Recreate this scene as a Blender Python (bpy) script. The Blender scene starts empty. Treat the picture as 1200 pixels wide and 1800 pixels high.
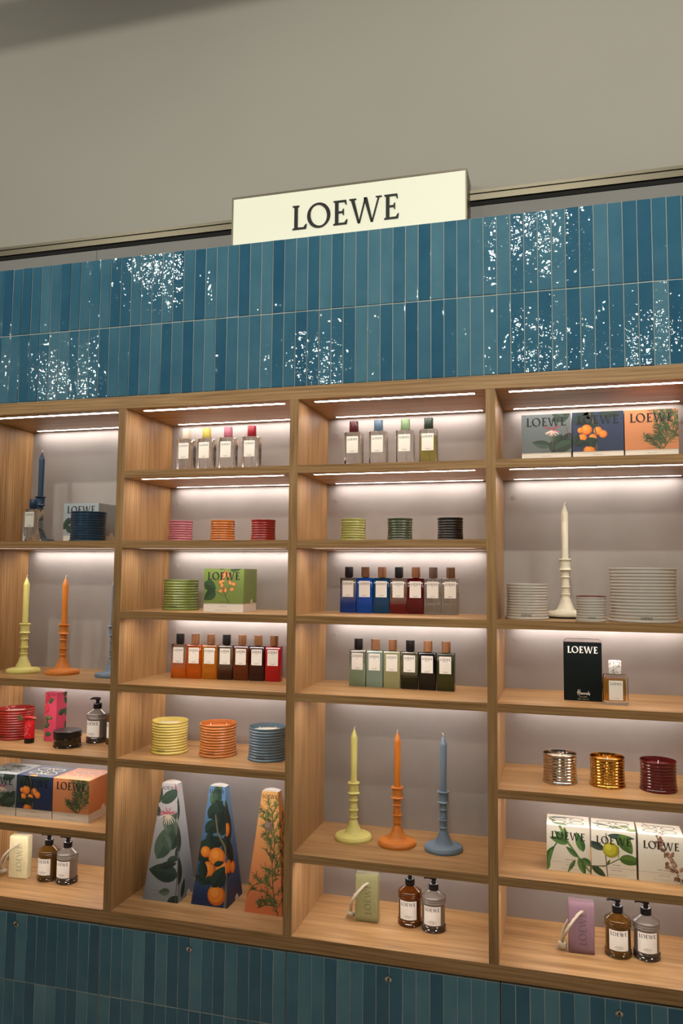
import bpy, math, random
from math import sin, cos, pi, radians
from mathutils import Vector, Matrix

sc = bpy.context.scene
COL = sc.collection

# ------------------------------------------------------------------ camera, world, lights
cam_d = bpy.data.cameras.new('camera'); cam = bpy.data.objects.new('camera', cam_d); COL.objects.link(cam)
_r = Vector((0.9637, 0.2667, 0.0088)).normalized(); _f = Vector((-0.2665, 0.9605, 0.0803)).normalized()
_u = _r.cross(_f); _r = _f.cross(_u)
M4 = Matrix(((_r.x, _u.x, -_f.x), (_r.y, _u.y, -_f.y), (_r.z, _u.z, -_f.z))).to_4x4()
M4.translation = Vector((1.9854, -2.2716, 1.5798))
cam.matrix_world = M4
cam_d.sensor_fit = 'VERTICAL'; cam_d.sensor_height = 36.0; cam_d.lens = 1376.44 / 1800 * 36
cam_d.clip_start = 0.05
sc.camera = cam

w = bpy.data.worlds.new('room_ambient'); sc.world = w; w.use_nodes = True
w.node_tree.nodes['Background'].inputs[0].default_value = (1.0, 0.95, 0.87, 1)
w.node_tree.nodes['Background'].inputs[1].default_value = 0.06

LAMP_COL = (1.0, 0.96, 0.82)
def spot(x, y, z, tx, ty, tz, power, angle=75, blend=0.6, radius=0.05):
    d = bpy.data.lights.new('ceiling_spot', 'SPOT'); d.energy = power; d.color = LAMP_COL
    d.spot_size = radians(angle); d.spot_blend = blend; d.shadow_soft_size = radius
    o = bpy.data.objects.new('ceiling_spot', d); COL.objects.link(o); o.location = (x, y, z)
    o.rotation_euler = (Vector((tx, ty, tz)) - Vector((x, y, z))).to_track_quat('-Z', 'Y').to_euler()
# near row of ceiling spots, then the far row
NEAR = ((-0.80, -.65, 2.85), (1.86, 2.0, 2.85), (4.5, 3.4, 2.85))
for x, tx, tz in NEAR: spot(x, -2.62, 3.74, tx, 0.3, tz, 140, 80, 1.0, .024)
FAR = (-3.1, -0.3, 1.75, 2.75)
for x in FAR: spot(x, -5.1, 3.66, .3 * x + .9, 0.3, 3.05, 116, 58, 1.0, .024)
for x in (-.6, 1.2, 3.0): spot(x, -1.7, 4.2, x, -1.7, 0, 120, 70, 1.0, .05)      # unseen downlights, added so that floor bounce brightens the drawers

LED_POWER = 32.0
SIGN_POWER = 0.30
sc.view_settings.view_transform = 'Standard'; sc.view_settings.look = 'None'
sc.view_settings.gamma = 1.0; sc.view_settings.use_curve_mapping = False
sc.view_settings.exposure = 0.0
try:
    sc.cycles.use_denoising = True; sc.cycles.max_bounces = 14; sc.cycles.transmission_bounces = 12
    sc.cycles.diffuse_bounces = 5; sc.cycles.sample_clamp_indirect = 6.0
    sc.cycles.caustics_refractive = True; sc.cycles.use_light_tree = True
except Exception: pass

# ------------------------------------------------------------------ helpers
def lin(c):
    return tuple((v / 12.92 if v <= .04045 else ((v + .055) / 1.055) ** 2.4) for v in (x / 255 for x in c))
MATS = {}
def soft(c, k=.13, b=.95):                   # glazes and lacquers a little greyer than the raw pigment
    g_ = .3 * c[0] + .59 * c[1] + .11 * c[2]
    return tuple(int(min(255, (v + (g_ - v) * k) * b)) for v in c)
def mat(name, col=(128, 128, 128), rough=.5, metal=0, trans=0, ior=1.45, coat=0, spec=.5, emit=None, sss=0):
    if name in MATS: return MATS[name]
    m = bpy.data.materials.new(name); m.use_nodes = True; b = m.node_tree.nodes['Principled BSDF']
    b.inputs['Base Color'].default_value = (*lin(col), 1); b.inputs['Roughness'].default_value = rough
    b.inputs['Metallic'].default_value = metal; b.inputs['Transmission Weight'].default_value = trans
    b.inputs['IOR'].default_value = ior; b.inputs['Coat Weight'].default_value = coat
    b.inputs['Specular IOR Level'].default_value = spec
    if sss:
        b.inputs['Subsurface Weight'].default_value = sss; b.inputs['Subsurface Radius'].default_value = (.01, .006, .004)
        b.inputs['Subsurface Scale'].default_value = .6
    if emit:
        b.inputs['Emission Color'].default_value = (*lin(emit[0]), 1); b.inputs['Emission Strength'].default_value = emit[1]
    MATS[name] = m; return m
def nodes(m): return m.node_tree.nodes, m.node_tree.links, m.node_tree.nodes['Principled BSDF']
def N(m, t, **kw):
    n = m.node_tree.nodes.new(t)
    for k, v in kw.items():
        if k in n.inputs: n.inputs[k].default_value = v
        else: setattr(n, k, v)
    return n
def ramp(m, stops):
    n = N(m, 'ShaderNodeValToRGB'); e = n.color_ramp.elements
    while len(e) < len(stops): e.new(.5)
    for i, (p, c) in enumerate(stops): e[i].position = p; e[i].color = (*lin(c), 1)
    return n
def pm(col, rough=.55):                      # printed / plain colour material
    return mat('print_%02x%02x%02x' % tuple(int(v) for v in col), col, rough)

class MB:
    def __init__(s): s.v = []; s.f = []; s.m = []
    def add(s, vs, fs, mi=0):
        o = len(s.v); s.v += [tuple(p) for p in vs]; s.f += [tuple(i + o for i in f) for f in fs]; s.m += [mi] * len(fs); return s
    def box(s, x0, x1, y0, y1, z0, z1, mi=0):
        return s.add([(x, y, z) for z in (z0, z1) for y in (y0, y1) for x in (x0, x1)],
                     [(0, 2, 3, 1), (4, 5, 7, 6), (0, 1, 5, 4), (2, 6, 7, 3), (0, 4, 6, 2), (1, 3, 7, 5)], mi)
    def bbox(s, x0, x1, y0, y1, z0, z1, b, mi=0):    # box with chamfered edges on all sides
        def rect(e): return [(x0 + e, y0 + e), (x1 - e, y0 + e), (x1 - e, y1 - e), (x0 + e, y1 - e)]
        return s.loft([(rect(b), z0), (rect(0), z0 + b), (rect(0), z1 - b), (rect(b), z1)], mi=mi)
    def loft(s, secs, cap0=True, cap1=True, mi=0):
        n = len(secs[0][0]); vs = []; fs = []
        for pts, z in secs: vs += [(p[0], p[1], z) for p in pts]
        for k in range(len(secs) - 1):
            for i in range(n):
                j = (i + 1) % n; a = k * n
                fs.append((a + i, a + j, a + n + j, a + n + i))
        if cap0: fs.append(tuple(range(n - 1, -1, -1)))
        if cap1: fs.append(tuple(range((len(secs) - 1) * n, len(secs) * n)))
        return s.add(vs, fs, mi)
    def lathe(s, prof, n=40, cx=0, cy=0, mi=0):
        prof = list(prof); c0 = prof[0][0] < 1e-6; c1 = prof[-1][0] < 1e-6
        body = [p for p in prof if p[0] >= 1e-6]; vs = []; fs = []
        for r, z in body: vs += [(cx + r * cos(2 * pi * i / n), cy + r * sin(2 * pi * i / n), z) for i in range(n)]
        for k in range(len(body) - 1):
            for i in range(n):
                j = (i + 1) % n; fs.append((k * n + i, k * n + j, (k + 1) * n + j, (k + 1) * n + i))
        if c0:
            vs.append((cx, cy, prof[0][1])); q = len(vs) - 1
            fs += [(q, (i + 1) % n, i) for i in range(n)]
        if c1:
            vs.append((cx, cy, prof[-1][1])); q = len(vs) - 1; a = (len(body) - 1) * n
            fs += [(q, a + i, a + (i + 1) % n) for i in range(n)]
        return s.add(vs, fs, mi)
    def tube(s, pts, r, n=8, mi=0, closed=False):
        P = [Vector(p) for p in pts]; rs = r if isinstance(r, (list, tuple)) else [r] * len(P); vs = []; fs = []
        up = Vector((0, 0, 1)); prev = None
        for k, p in enumerate(P):
            t = (P[min(k + 1, len(P) - 1)] - P[max(k - 1, 0)]).normalized()
            if prev is None:
                a = t.cross(up)
                if a.length < .1: a = t.cross(Vector((1, 0, 0)))
            else: a = prev - t * prev.dot(t)
            a.normalize(); b = t.cross(a); prev = a
            vs += [p + (a * cos(2 * pi * i / n) + b * sin(2 * pi * i / n)) * rs[k] for i in range(n)]
        for k in range(len(P) - 1):
            for i in range(n):
                j = (i + 1) % n; fs.append((k * n + i, k * n + j, (k + 1) * n + j, (k + 1) * n + i))
        fs.append(tuple(range(n - 1, -1, -1))); fs.append(tuple(range((len(P) - 1) * n, len(P) * n)))
        return s.add(vs, fs, mi)
    def mesh(s, name, mats, smooth=None):
        me = bpy.data.meshes.new(name); me.from_pydata(s.v, [], s.f)
        for m in (mats if isinstance(mats, (list, tuple)) else [mats]): me.materials.append(m)
        me.polygons.foreach_set('material_index', s.m)
        if smooth is not None:
            me.polygons.foreach_set('use_smooth', [True] * len(s.f)); me.set_sharp_from_angle(angle=radians(smooth))
        me.update(); return me
    def build(s, name, mats, parent=None, loc=(0, 0, 0), smooth=None):
        return obj(name, s.mesh(name, mats, smooth), parent, loc)
def obj(name, me, parent=None, loc=(0, 0, 0), rz=0):
    o = bpy.data.objects.new(name, me); COL.objects.link(o)
    o.parent = parent; o.location = loc; o.rotation_euler = (0, 0, rz); return o
def tag(o, label=None, cat=None, group=None, kind=None):
    if label: o['label'] = label
    if cat: o['category'] = cat
    if group: o['group'] = group
    if kind: o['kind'] = kind
    return o
def thing(name, label, cat, loc, rz=0, group=None):
    return tag(obj(name, None, None, loc, rz), label, cat, group)
def rrect(w_, d_, r, n=5):
    out = []
    for cx, cy, a0 in ((w_/2 - r, d_/2 - r, 0), (-w_/2 + r, d_/2 - r, 90), (-w_/2 + r, -d_/2 + r, 180), (w_/2 - r, -d_/2 + r, 270)):
        for i in range(n + 1):
            a = radians(a0 + 90 * i / n); out.append((cx + r * cos(a), cy + r * sin(a)))
    return out

# ------------------------------------------------------------------ flat printing (polygons laid on a face)
def clip_poly(pts, win):
    out = list(pts)
    for k in range(len(win)):
        ax, ay = win[k]; bx, by = win[(k + 1) % len(win)]; src = out; out = []
        if not src: return []
        def side(p): return (bx - ax) * (p[1] - ay) - (by - ay) * (p[0] - ax)
        for i in range(len(src)):
            p, q = src[i - 1], src[i]; sp, sq = side(p), side(q)
            if (sp >= 0) != (sq >= 0):
                t = sp / (sp - sq); out.append((p[0] + (q[0] - p[0]) * t, p[1] + (q[1] - p[1]) * t))
            if sq >= 0: out.append(q)
    return out
def plane_map(O, U, V):
    O, U, V = Vector(O), Vector(U).normalized(), Vector(V).normalized(); n = U.cross(V)
    return lambda u, v, e: O + U * u + V * v + n * e
class Art:
    def __init__(s, win=None): s.win = win; s.items = []; s.layer = 1
    def nl(s): s.layer += 1; return s
    def poly(s, pts, col):
        if s.win:
            pts = clip_poly(pts, s.win)
        if len(pts) >= 3: s.items.append((pts, tuple(col), s.layer))
    def circle(s, x, y, r, col, n=20, ry=None):
        ry = ry or r; s.poly([(x + r * cos(2*pi*i/n), y + ry * sin(2*pi*i/n)) for i in range(n)], col)
    def leaf(s, x, y, L, W, ang, col, col2=None, bend=0):
        ca, sa = cos(radians(ang)), sin(radians(ang)); n = 8
        prof = [sin(pi * (i / n) ** .8) ** .8 for i in range(n + 1)]
        def pt(i, sg): 
            t = i / n; px = L * t; py = sg * W / 2 * prof[i] + bend * L * t * (1 - t)
            return (x + px * ca - py * sa, y + px * sa + py * ca)
        c2 = col2 or tuple(v * .78 for v in col)
        s.poly([pt(i, 0) for i in range(n + 1)] + [pt(i, 1) for i in range(n - 1, 0, -1)], col)
        s.poly([pt(i, -1) for i in range(1, n)] + [pt(i, 0) for i in range(n, -1, -1)], c2)
    def stroke(s, pts, w0, col, w1=None):
        w1 = w0 if w1 is None else w1; n = len(pts); Lp = []; Rp = []
        for i in range(n):
            a = pts[max(i - 1, 0)]; b = pts[min(i + 1, n - 1)]; dx, dy = b[0] - a[0], b[1] - a[1]; l = math.hypot(dx, dy) or 1
            ww = (w0 + (w1 - w0) * i / max(1, n - 1)) / 2; nx, ny = -dy / l * ww, dx / l * ww
            Lp.append((pts[i][0] + nx, pts[i][1] + ny)); Rp.append((pts[i][0] - nx, pts[i][1] - ny))
        for i in range(n - 1): s.poly([Rp[i], Rp[i+1], Lp[i+1], Lp[i]], col)
    def polys(s, plist, x, y, sc_, col, rot=0):
        c, q = cos(rot), sin(rot)
        for p in plist: s.items.append(([(x + (a * c - b * q) * sc_, y + (a * q + b * c) * sc_) for a, b in p], tuple(col), s.layer))
    def micro(s, x, y, wd, h, col, seed=0):           # a line of print too small to read
        rnd = random.Random(seed); u = x - wd / 2
        while u < x + wd / 2:
            l = rnd.uniform(.6, 1.4) * h; s.poly([(u, y), (u + l, y), (u + l, y + h), (u, y + h)], col); u += l + h * rnd.choice((.35, .35, .9))
    def mesh(s, name, mp, step=2.5e-5, base=1.0e-4):
        mb = MB(); cols = []
        for k, (pts, col, ly) in enumerate(s.items):
            if col not in cols: cols.append(col)
            mb.add([mp(p[0], p[1], base + step * ly + 2e-6 * (k % 12)) for p in pts], [tuple(range(len(pts)))], cols.index(col))
        return mb.mesh(name, [pm(c) for c in cols])
    def build(s, name, parent, mp, loc=(0, 0, 0)): return obj(name, s.mesh(name, mp), parent, loc)

# the five roman capitals, cap height 1
def ring(cx, cy, ro, ri, n=40):
    o = [(cx + ro[0] * cos(2*pi*i/n), cy + ro[1] * sin(2*pi*i/n)) for i in range(n)]
    t = radians(16); inn = []
    for i in range(n):
        a = 2*pi*i/n; x, y = ri[0] * cos(a - t), ri[1] * sin(a - t)
        inn.append((cx + x * cos(t) - y * sin(t), cy + x * sin(t) + y * cos(t)))
    return [[o[i], o[(i+1) % n], inn[(i+1) % n], inn[i]] for i in range(n)]
def glyphs(st, th):                                    # st: stem weight, th: hairline weight
    a = .08 + st
    gl = [[(0,0),(0,.03),(.08,.06),(.08,.94),(0,.97),(0,1),(a+.06,1),(a+.06,.97),(a,.94),(a,th+.01),(.48,th),(.575,.19),(.61,.19),(.58,0)][::-1]]
    go = ring(.49, .5, (.49, .52), (.49 - st * 1.03, .52 - th * .95))
    b = .07 + st; h = th / 2
    ge = [[(0,0),(0,.03),(.07,.06),(.07,.94),(0,.97),(0,1),(.53,1),(.55,.82),(.51,.82),(.45,1-th),(b,1-th),(b,.515+h),(.37,.515+h),(.405,.64),(.44,.64),(.44,.39),(.405,.39),(.37,.515-h),(b,.515-h),(b,th),(.47,th),(.555,.19),(.59,.19),(.56,0)][::-1]]
    def dia(x0, x1, w_): return [(x0 - w_ / 2, .95), (x1 - w_ / 2, -.02), (x1 + w_ / 2, -.02), (x0 + w_ / 2, .95)]
    wt, ht = st * 1.05, th * .95
    gw = [[(.14 - wt/2, .955), (.40 - wt * .3, -.02), (.40 + wt * .3, -.02), (.14 + wt/2, .955)], [(.40 - ht * .2, -.02), (.40 + ht * .8, -.02), (.67 + ht * .5, 1.0), (.67 - ht * .5, 1.0)],
          [(.67 - wt/2, 1.0), (.93 - wt * .3, -.02), (.93 + wt * .3, -.02), (.67 + wt/2, 1.0)], [(.93 - ht * .2, -.02), (.93 + ht * .8, -.02), (1.21 + ht * .5, .955), (1.21 - ht * .5, .955)],
          [(0, .972), (.14 - wt/2, .95), (.14 + wt/2, .95), (.29, .972), (.29, 1), (0, 1)], [(1.09, .972), (1.21 - ht/2, .95), (1.21 + ht/2, .95), (1.34, .972), (1.34, 1), (1.09, 1)]]
    out = []
    for gx, g in zip((0, .63, 1.74, 2.40, 3.84), (gl, go, ge, gw, ge)): out.append([[(x + gx, y) for x, y in p] for p in g])
    return out
WORD = glyphs(.14, .062); WORD_W = 4.43
WORD_POLYS = [p for g in glyphs(.185, .095) for p in g]

TXT = {}
def text_polys(s):                                     # small plain capitals: the built-in typeface as polygons, cap height 1
    if s in TXT: return TXT[s]
    c = bpy.data.curves.new('tmp_text', 'FONT'); c.body = s; c.resolution_u = 2; c.size = 1.0
    o = bpy.data.objects.new('tmp_text', c); COL.objects.link(o)
    me = bpy.data.meshes.new_from_object(o.evaluated_get(bpy.context.evaluated_depsgraph_get()))
    pl = [[(me.vertices[i].co.x, me.vertices[i].co.y) for i in p.vertices] for p in me.polygons]
    xs = [q[0] for p in pl for q in p]; ys = [q[1] for p in pl for q in p]; k = 1 / (max(ys) - min(ys)); x0 = (min(xs) + max(xs)) / 2; y0 = min(ys)
    pl = [[((a - x0) * k, (b - y0) * k) for a, b in p] for p in pl]
    bpy.data.objects.remove(o); bpy.data.curves.remove(c); bpy.data.meshes.remove(me)
    TXT[s] = pl; return pl
def word(art, xc, y, width, col=(12, 12, 14), rot=0):
    k = width / WORD_W; c, s_ = cos(rot), sin(rot)
    art.polys(WORD_POLYS, xc - c * width / 2, y - s_ * width / 2, k, col, rot)
def cyl_map(R, z0=0, ang0=-pi/2):                      # u along the arc facing -y, v up
    return lambda u, v, e: Vector(((R + e) * cos(ang0 + u / R), (R + e) * sin(ang0 + u / R), z0 + v))

# ------------------------------------------------------------------ materials
def wood_mat(name, axis, c0, c1, c2):
    m = mat(name, c1, .42, spec=.35); nt, lk, b = nodes(m)
    tc = N(m, 'ShaderNodeTexCoord'); oi = N(m, 'ShaderNodeObjectInfo')
    off = N(m, 'ShaderNodeVectorMath', operation='SCALE'); off.inputs[0].default_value = (7.3, 3.1, 5.7); lk.new(oi.outputs['Random'], off.inputs['Scale'])
    ad = N(m, 'ShaderNodeVectorMath', operation='ADD'); lk.new(tc.outputs['Object'], ad.inputs[0]); lk.new(off.outputs[0], ad.inputs[1])
    def mp(sl, sc2):
        n = N(m, 'ShaderNodeMapping'); v = [sc2] * 3; v[axis] = sl; n.inputs['Scale'].default_value = v; lk.new(ad.outputs[0], n.inputs['Vector']); return n
    fine = N(m, 'ShaderNodeTexNoise', Scale=1.0, Detail=4.0, Roughness=.6); lk.new(mp(6, 260).outputs[0], fine.inputs['Vector'])
    broad = N(m, 'ShaderNodeTexNoise', Scale=1.0, Detail=2.0, Distortion=1.2); lk.new(mp(1.6, 24).outputs[0], broad.inputs['Vector'])
    wv = N(m, 'ShaderNodeTexWave', wave_type='RINGS', rings_direction='X' if axis != 0 else 'Y', Scale=1.0, Distortion=5.0, Detail=2.0)
    wv.inputs['Detail Scale'].default_value = 1.2; lk.new(mp(2.2, 26).outputs[0], wv.inputs['Vector'])
    m1 = N(m, 'ShaderNodeMix', data_type='FLOAT'); m1.inputs[0].default_value = .45; lk.new(fine.outputs[0], m1.inputs[2]); lk.new(broad.outputs[0], m1.inputs[3])
    m2 = N(m, 'ShaderNodeMix', data_type='FLOAT'); m2.inputs[0].default_value = .10; lk.new(m1.outputs[0], m2.inputs[2]); lk.new(wv.outputs['Fac'], m2.inputs[3])
    cr = ramp(m, [(.33, c0), (.5, c1), (.67, c2)]); lk.new(m2.outputs[0], cr.inputs[0]); lk.new(cr.outputs[0], b.inputs['Base Color'])
    bp = N(m, 'ShaderNodeBump', Strength=.25, Distance=.0006); lk.new(fine.outputs[0], bp.inputs['Height']); lk.new(bp.outputs[0], b.inputs['Normal'])
    return m
OAK = ((132, 97, 57), (167, 128, 83), (188, 151, 105))
WX = wood_mat('oak_grain_along', 0, *OAK); WZ = wood_mat('oak_grain_upright', 2, *OAK)

def plaster(name, col, var=.06, sc1=3.0, bump=.0015, rough=.85):
    m = mat(name, col, rough, spec=.2); nt, lk, b = nodes(m); tc = N(m, 'ShaderNodeTexCoord')
    n1 = N(m, 'ShaderNodeTexNoise', Scale=sc1, Detail=5.0); lk.new(tc.outputs['Object'], n1.inputs['Vector'])
    cr = ramp(m, [(.3, tuple(v * (1 - var) for v in col)), (.7, tuple(min(255, v * (1 + var)) for v in col))]); lk.new(n1.outputs[0], cr.inputs[0]); lk.new(cr.outputs[0], b.inputs['Base Color'])
    n2 = N(m, 'ShaderNodeTexNoise', Scale=40.0, Detail=4.0); lk.new(tc.outputs['Object'], n2.inputs['Vector'])
    bp = N(m, 'ShaderNodeBump', Strength=.3, Distance=bump); lk.new(n2.outputs[0], bp.inputs['Height']); lk.new(bp.outputs[0], b.inputs['Normal'])
    return m
WALL = plaster('wall_paint', (172, 168, 161), .015, 1.2, .0004)
BACK = plaster('microcement', (157, 151, 146), .04, 5.0, .001)
STRIP = plaster('grey_panel', (142, 141, 140), .02, 4.0, .0004)
FLOOR = plaster('floor_stone', (176, 168, 156), .05, 3.0)
CEIL = plaster('ceiling_paint', (120, 116, 108), .02, 2.0)

def tile_mat(name, lo, mid, hi, rough, bumpd):
    m = mat(name, mid, rough, spec=.55); nt, lk, b = nodes(m); tc = N(m, 'ShaderNodeTexCoord'); oi = N(m, 'ShaderNodeObjectInfo')
    off = N(m, 'ShaderNodeVectorMath', operation='SCALE'); off.inputs[0].default_value = (9.3, 4.1, 7.7); lk.new(oi.outputs['Random'], off.inputs['Scale'])
    ad = N(m, 'ShaderNodeVectorMath', operation='ADD'); lk.new(tc.outputs['Object'], ad.inputs[0]); lk.new(off.outputs[0], ad.inputs[1])
    cl = N(m, 'ShaderNodeTexNoise', Scale=9.0, Detail=3.0); lk.new(ad.outputs[0], cl.inputs['Vector'])
    mx = N(m, 'ShaderNodeMix', data_type='FLOAT'); mx.inputs[0].default_value = .42; lk.new(oi.outputs['Random'], mx.inputs[2]); lk.new(cl.outputs[0], mx.inputs[3])
    cr = ramp(m, [(.12, lo), (.5, mid), (.85, hi)]); lk.new(mx.outputs[0], cr.inputs[0]); lk.new(cr.outputs[0], b.inputs['Base Color'])
    nz = N(m, 'ShaderNodeTexNoise', Scale=62.0, Detail=1.0, Roughness=.5); lk.new(ad.outputs[0], nz.inputs['Vector'])
    nw = N(m, 'ShaderNodeTexNoise', Scale=16.0, Detail=1.0); lk.new(ad.outputs[0], nw.inputs['Vector'])
    sm = N(m, 'ShaderNodeMath', operation='MULTIPLY_ADD'); sm.inputs[1].default_value = 2.2; lk.new(nw.outputs[0], sm.inputs[0]); lk.new(nz.outputs[0], sm.inputs[2])
    bp = N(m, 'ShaderNodeBump', Strength=1.0, Distance=bumpd); lk.new(sm.outputs[0], bp.inputs['Height']); lk.new(bp.outputs[0], b.inputs['Normal'])
    return m
TILE = tile_mat('teal_glaze', (46, 94, 124), (64, 112, 138), (92, 136, 156), .035, .0009)
TILE2 = tile_mat('teal_satin_glaze', (34, 92, 118), (52, 112, 136), (92, 144, 160), .25, .0003)
GROUT = mat('grout', (172, 182, 180), .8)
DARK = mat('dark_gap', (14, 14, 15), .8)
ALU = mat('brushed_aluminium', (116, 110, 96), .42, metal=.85)
BRONZE = mat('bronze_frame', (120, 112, 98), .4, metal=.6)
LEDM = mat('led_diffuser', (255, 255, 255), .5, emit=((255, 244, 239), LED_POWER))
FACE = mat('sign_face', (222, 222, 204), .5, emit=((250, 250, 226), SIGN_POWER))
BLACK = mat('black_plastic', (14, 14, 15), .25)
BLACKM = mat('black_matte', (18, 18, 19), .5)
CHROME = mat('steel', (190, 185, 175), .2, metal=1)
WAX = mat('candle_wax', (232, 222, 202), .45, sss=.3)
WICK = mat('wick', (238, 232, 220), .9)
PAPER = mat('label_paper', (233, 229, 218), .6)
GLASS = mat('clear_glass', (255, 255, 255), .0, trans=1, ior=1.46)
ROPE = mat('cotton_rope', (188, 176, 152), .9)

# ------------------------------------------------------------------ levels and setting
T, TS, D = .0275, .0239, .3247
TOP = 2.123
LV = dict(A=1.9160, B=1.6857, C=1.4565, D=1.2241, E=.9893, F=.7549, G=.5200)
BB = .4790
YW = .36
def struct(name, mb, m): return tag(mb.build(name, m), kind='structure')
struct('floor', MB().box(-6, 8, -8, YW, -.05, 0), FLOOR)
struct('wall_back', MB().box(-6, 8, YW, YW + .1, 0, 4.3), WALL)
struct('ceiling', MB().box(-6, 8, -8, YW + .1, 4.3, 4.4), CEIL)
# lamp track the near spots hang from (above the frame; it throws the soft band of shade on the wall)
mb = MB().box(-4, 7, -2.80, -2.74, 3.705, 3.80)
for x, tx, tz in NEAR + ((-.05, .3, 2.6), (.75, .9, 2.6)):
    d_ = (Vector((tx, .3, tz)) - Vector((x, -2.62, 3.74))).normalized(); c_ = Vector((x, -2.62, 3.74)); mb.tube([c_ - d_ * .052, c_ - d_ * .17], .05, 16); mb.tube([c_ - d_ * .11, (x, -2.77, 3.72)], .012, 8)
struct('trim_5', mb, mat('track_black', (24, 24, 24), .5))
# recessed strip of wall panel under the rail, and the rail itself, left and right of the sign
SX0, SX1, SZ1, SY = .870, 1.709, 2.929, .240
for n, x0, x1 in (('trim_1', -2.0, SX0), ('trim_2', SX1, 4.5)):
    mb = MB().box(x0, x1, YW - .022, YW, 2.862, 2.895)
    mb.box(x0, x1, YW - .028, YW - .022, 2.884, 2.895)
    mb.box(x0, x1, YW - .014, YW, 2.8465, 2.862, 1)  # near-black band, the shade of the gap under the rail put in as colour
    o = struct(n, mb, [ALU, DARK])
for n, xs in (('trim_3', (-2.0, .25, .872)), ('trim_4', (1.707, 4.5))):
    mb = MB()
    for a, b in zip(xs, xs[1:]): mb.box(a + .001, b - .001, YW - .010, YW, 2.60, 2.846)
    struct(n, mb, STRIP)

# ------------------------------------------------------------------ oak shelving
unit = thing('shelving_unit', 'built-in oak shelving with four lit bays and grey back panels', 'shelving', (1.2, 0, 0))
def board(name, x0, x1, y0, y1, z0, z1, m, b=.0008):
    cx, cy, cz = (x0 + x1) / 2, (y0 + y1) / 2, (z0 + z1) / 2
    mb = MB().bbox(x0 - cx, x1 - cx, y0 - cy, y1 - cy, z0 - cz, z1 - cz, b)
    return mb.build(name, m, unit, (cx - 1.2, cy, cz)), Vector((cx, cy, cz))
YB = D + .012
for i in range(-1, 6): board('divider', .6 * i - T/2, .6 * i + T/2, 0, D, .52, TOP, WZ)
board('base_board', -.62, 3.02, 0, YB, BB, .52, WX)
SLOT = ((.052, .0095), (.300, .0075)); SD = .0013
LED_ME = {}
def slotted(name, x0, x1, y0, y1, z0, z1, bays):
    """board with LED slots let into its underside"""
    cx, cy, cz = (x0 + x1) / 2, (y0 + y1) / 2, (z0 + z1) / 2
    xs = [x0] + [v for b_ in bays for v in (.6 * (b_ - 1) + .05, .6 * (b_ - 1) + .55)] + [x1]
    ys = [y0] + [v for y, h_ in SLOT for v in (y - h_, y + h_)] + [y1]
    mb = MB(); L = lambda x, y, z: (x - cx, y - cy, z - cz)
    mb.add([L(x, y, z) for z in (z0, z1) for y in (y0, y1) for x in (x0, x1)], [(4, 5, 7, 6), (0, 1, 5, 4), (2, 6, 7, 3), (0, 4, 6, 2), (1, 3, 7, 5)])
    for a in range(len(xs) - 1):
        for b in range(len(ys) - 1):
            xa, xb, ya, yb = xs[a], xs[a + 1], ys[b], ys[b + 1]; hole = a % 2 == 1 and b % 2 == 1
            zz = z0 + SD if hole else z0
            mb.add([L(xa, ya, zz), L(xb, ya, zz), L(xb, yb, zz), L(xa, yb, zz)], [(3, 2, 1, 0)])
            if hole:
                mb.add([L(x, y, z) for z in (z0, zz) for x, y in ((xa, ya), (xb, ya), (xb, yb), (xa, yb))], [(0, 1, 5, 4), (1, 2, 6, 5), (2, 3, 7, 6), (3, 0, 4, 7)], 1)
    o = mb.build(name, [WX, mat('led_channel', (84, 80, 74), .5)], unit, (cx - 1.2, cy, cz))
    for b_ in bays:
        for y, h_ in SLOT:
            if y not in LED_ME: LED_ME[y] = MB().box(.0505, .5495, -h_ + .0005, h_ - .0005, -.0003, 0).mesh('led_strip', [LEDM])
            obj('led_strip', LED_ME[y], o, (.6 * (b_ - 1) - cx, y - cy, z0 + SD - .0001 - cz))
    return o
BAYS = {0: 'ABCDE', 1: 'BDEF', 2: 'ABCDE', 3: 'ABCDF', 4: 'ACDEF', 5: 'ABCDF'}
for k, lv in BAYS.items():
    x0, x1 = .6 * (k - 1) + T/2, .6 * k - T/2
    bo, bc = MB().box(x0 - .6*k + .3 , x1 - .6*k + .3, 0, .012, 0, TOP - .52).build('back_panel', BACK, unit, (.6*k - .3 - 1.2, D, .52)), None
    for L in lv:
        slotted('shelf', x0, x1, 0, D, LV[L] - TS, LV[L], (k,))
slotted('top_board', -.62, 3.02, 0, YB, TOP, 2.1635, (0, 1, 2, 3, 4, 5))
# small round plugs on the back panels
plug = MB().lathe([(0, 0), (.0075, 0), (.0075, .0012), (.0055, .0016), (0, .0010)], 20)
plug_me = plug.mesh('plug', BACK, 40)
for k, lv in BAYS.items():
    zs = [TOP] + [LV[L] for L in lv] + [.52]
    for z0 in zs[:-1]:
        for dx in (.045, .555):
            o = obj('plug', plug_me, unit, (.6 * (k - 1) + dx - 1.2, D, z0 - .055 - (TS if z0 != TOP else 0))); o.rotation_euler = (pi/2, 0, 0)
# carcass behind the drawers
MB().box(-1.8, 1.8, .024, D, 0.02, BB - .004).build('base_cabinet', DARK, unit)

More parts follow.
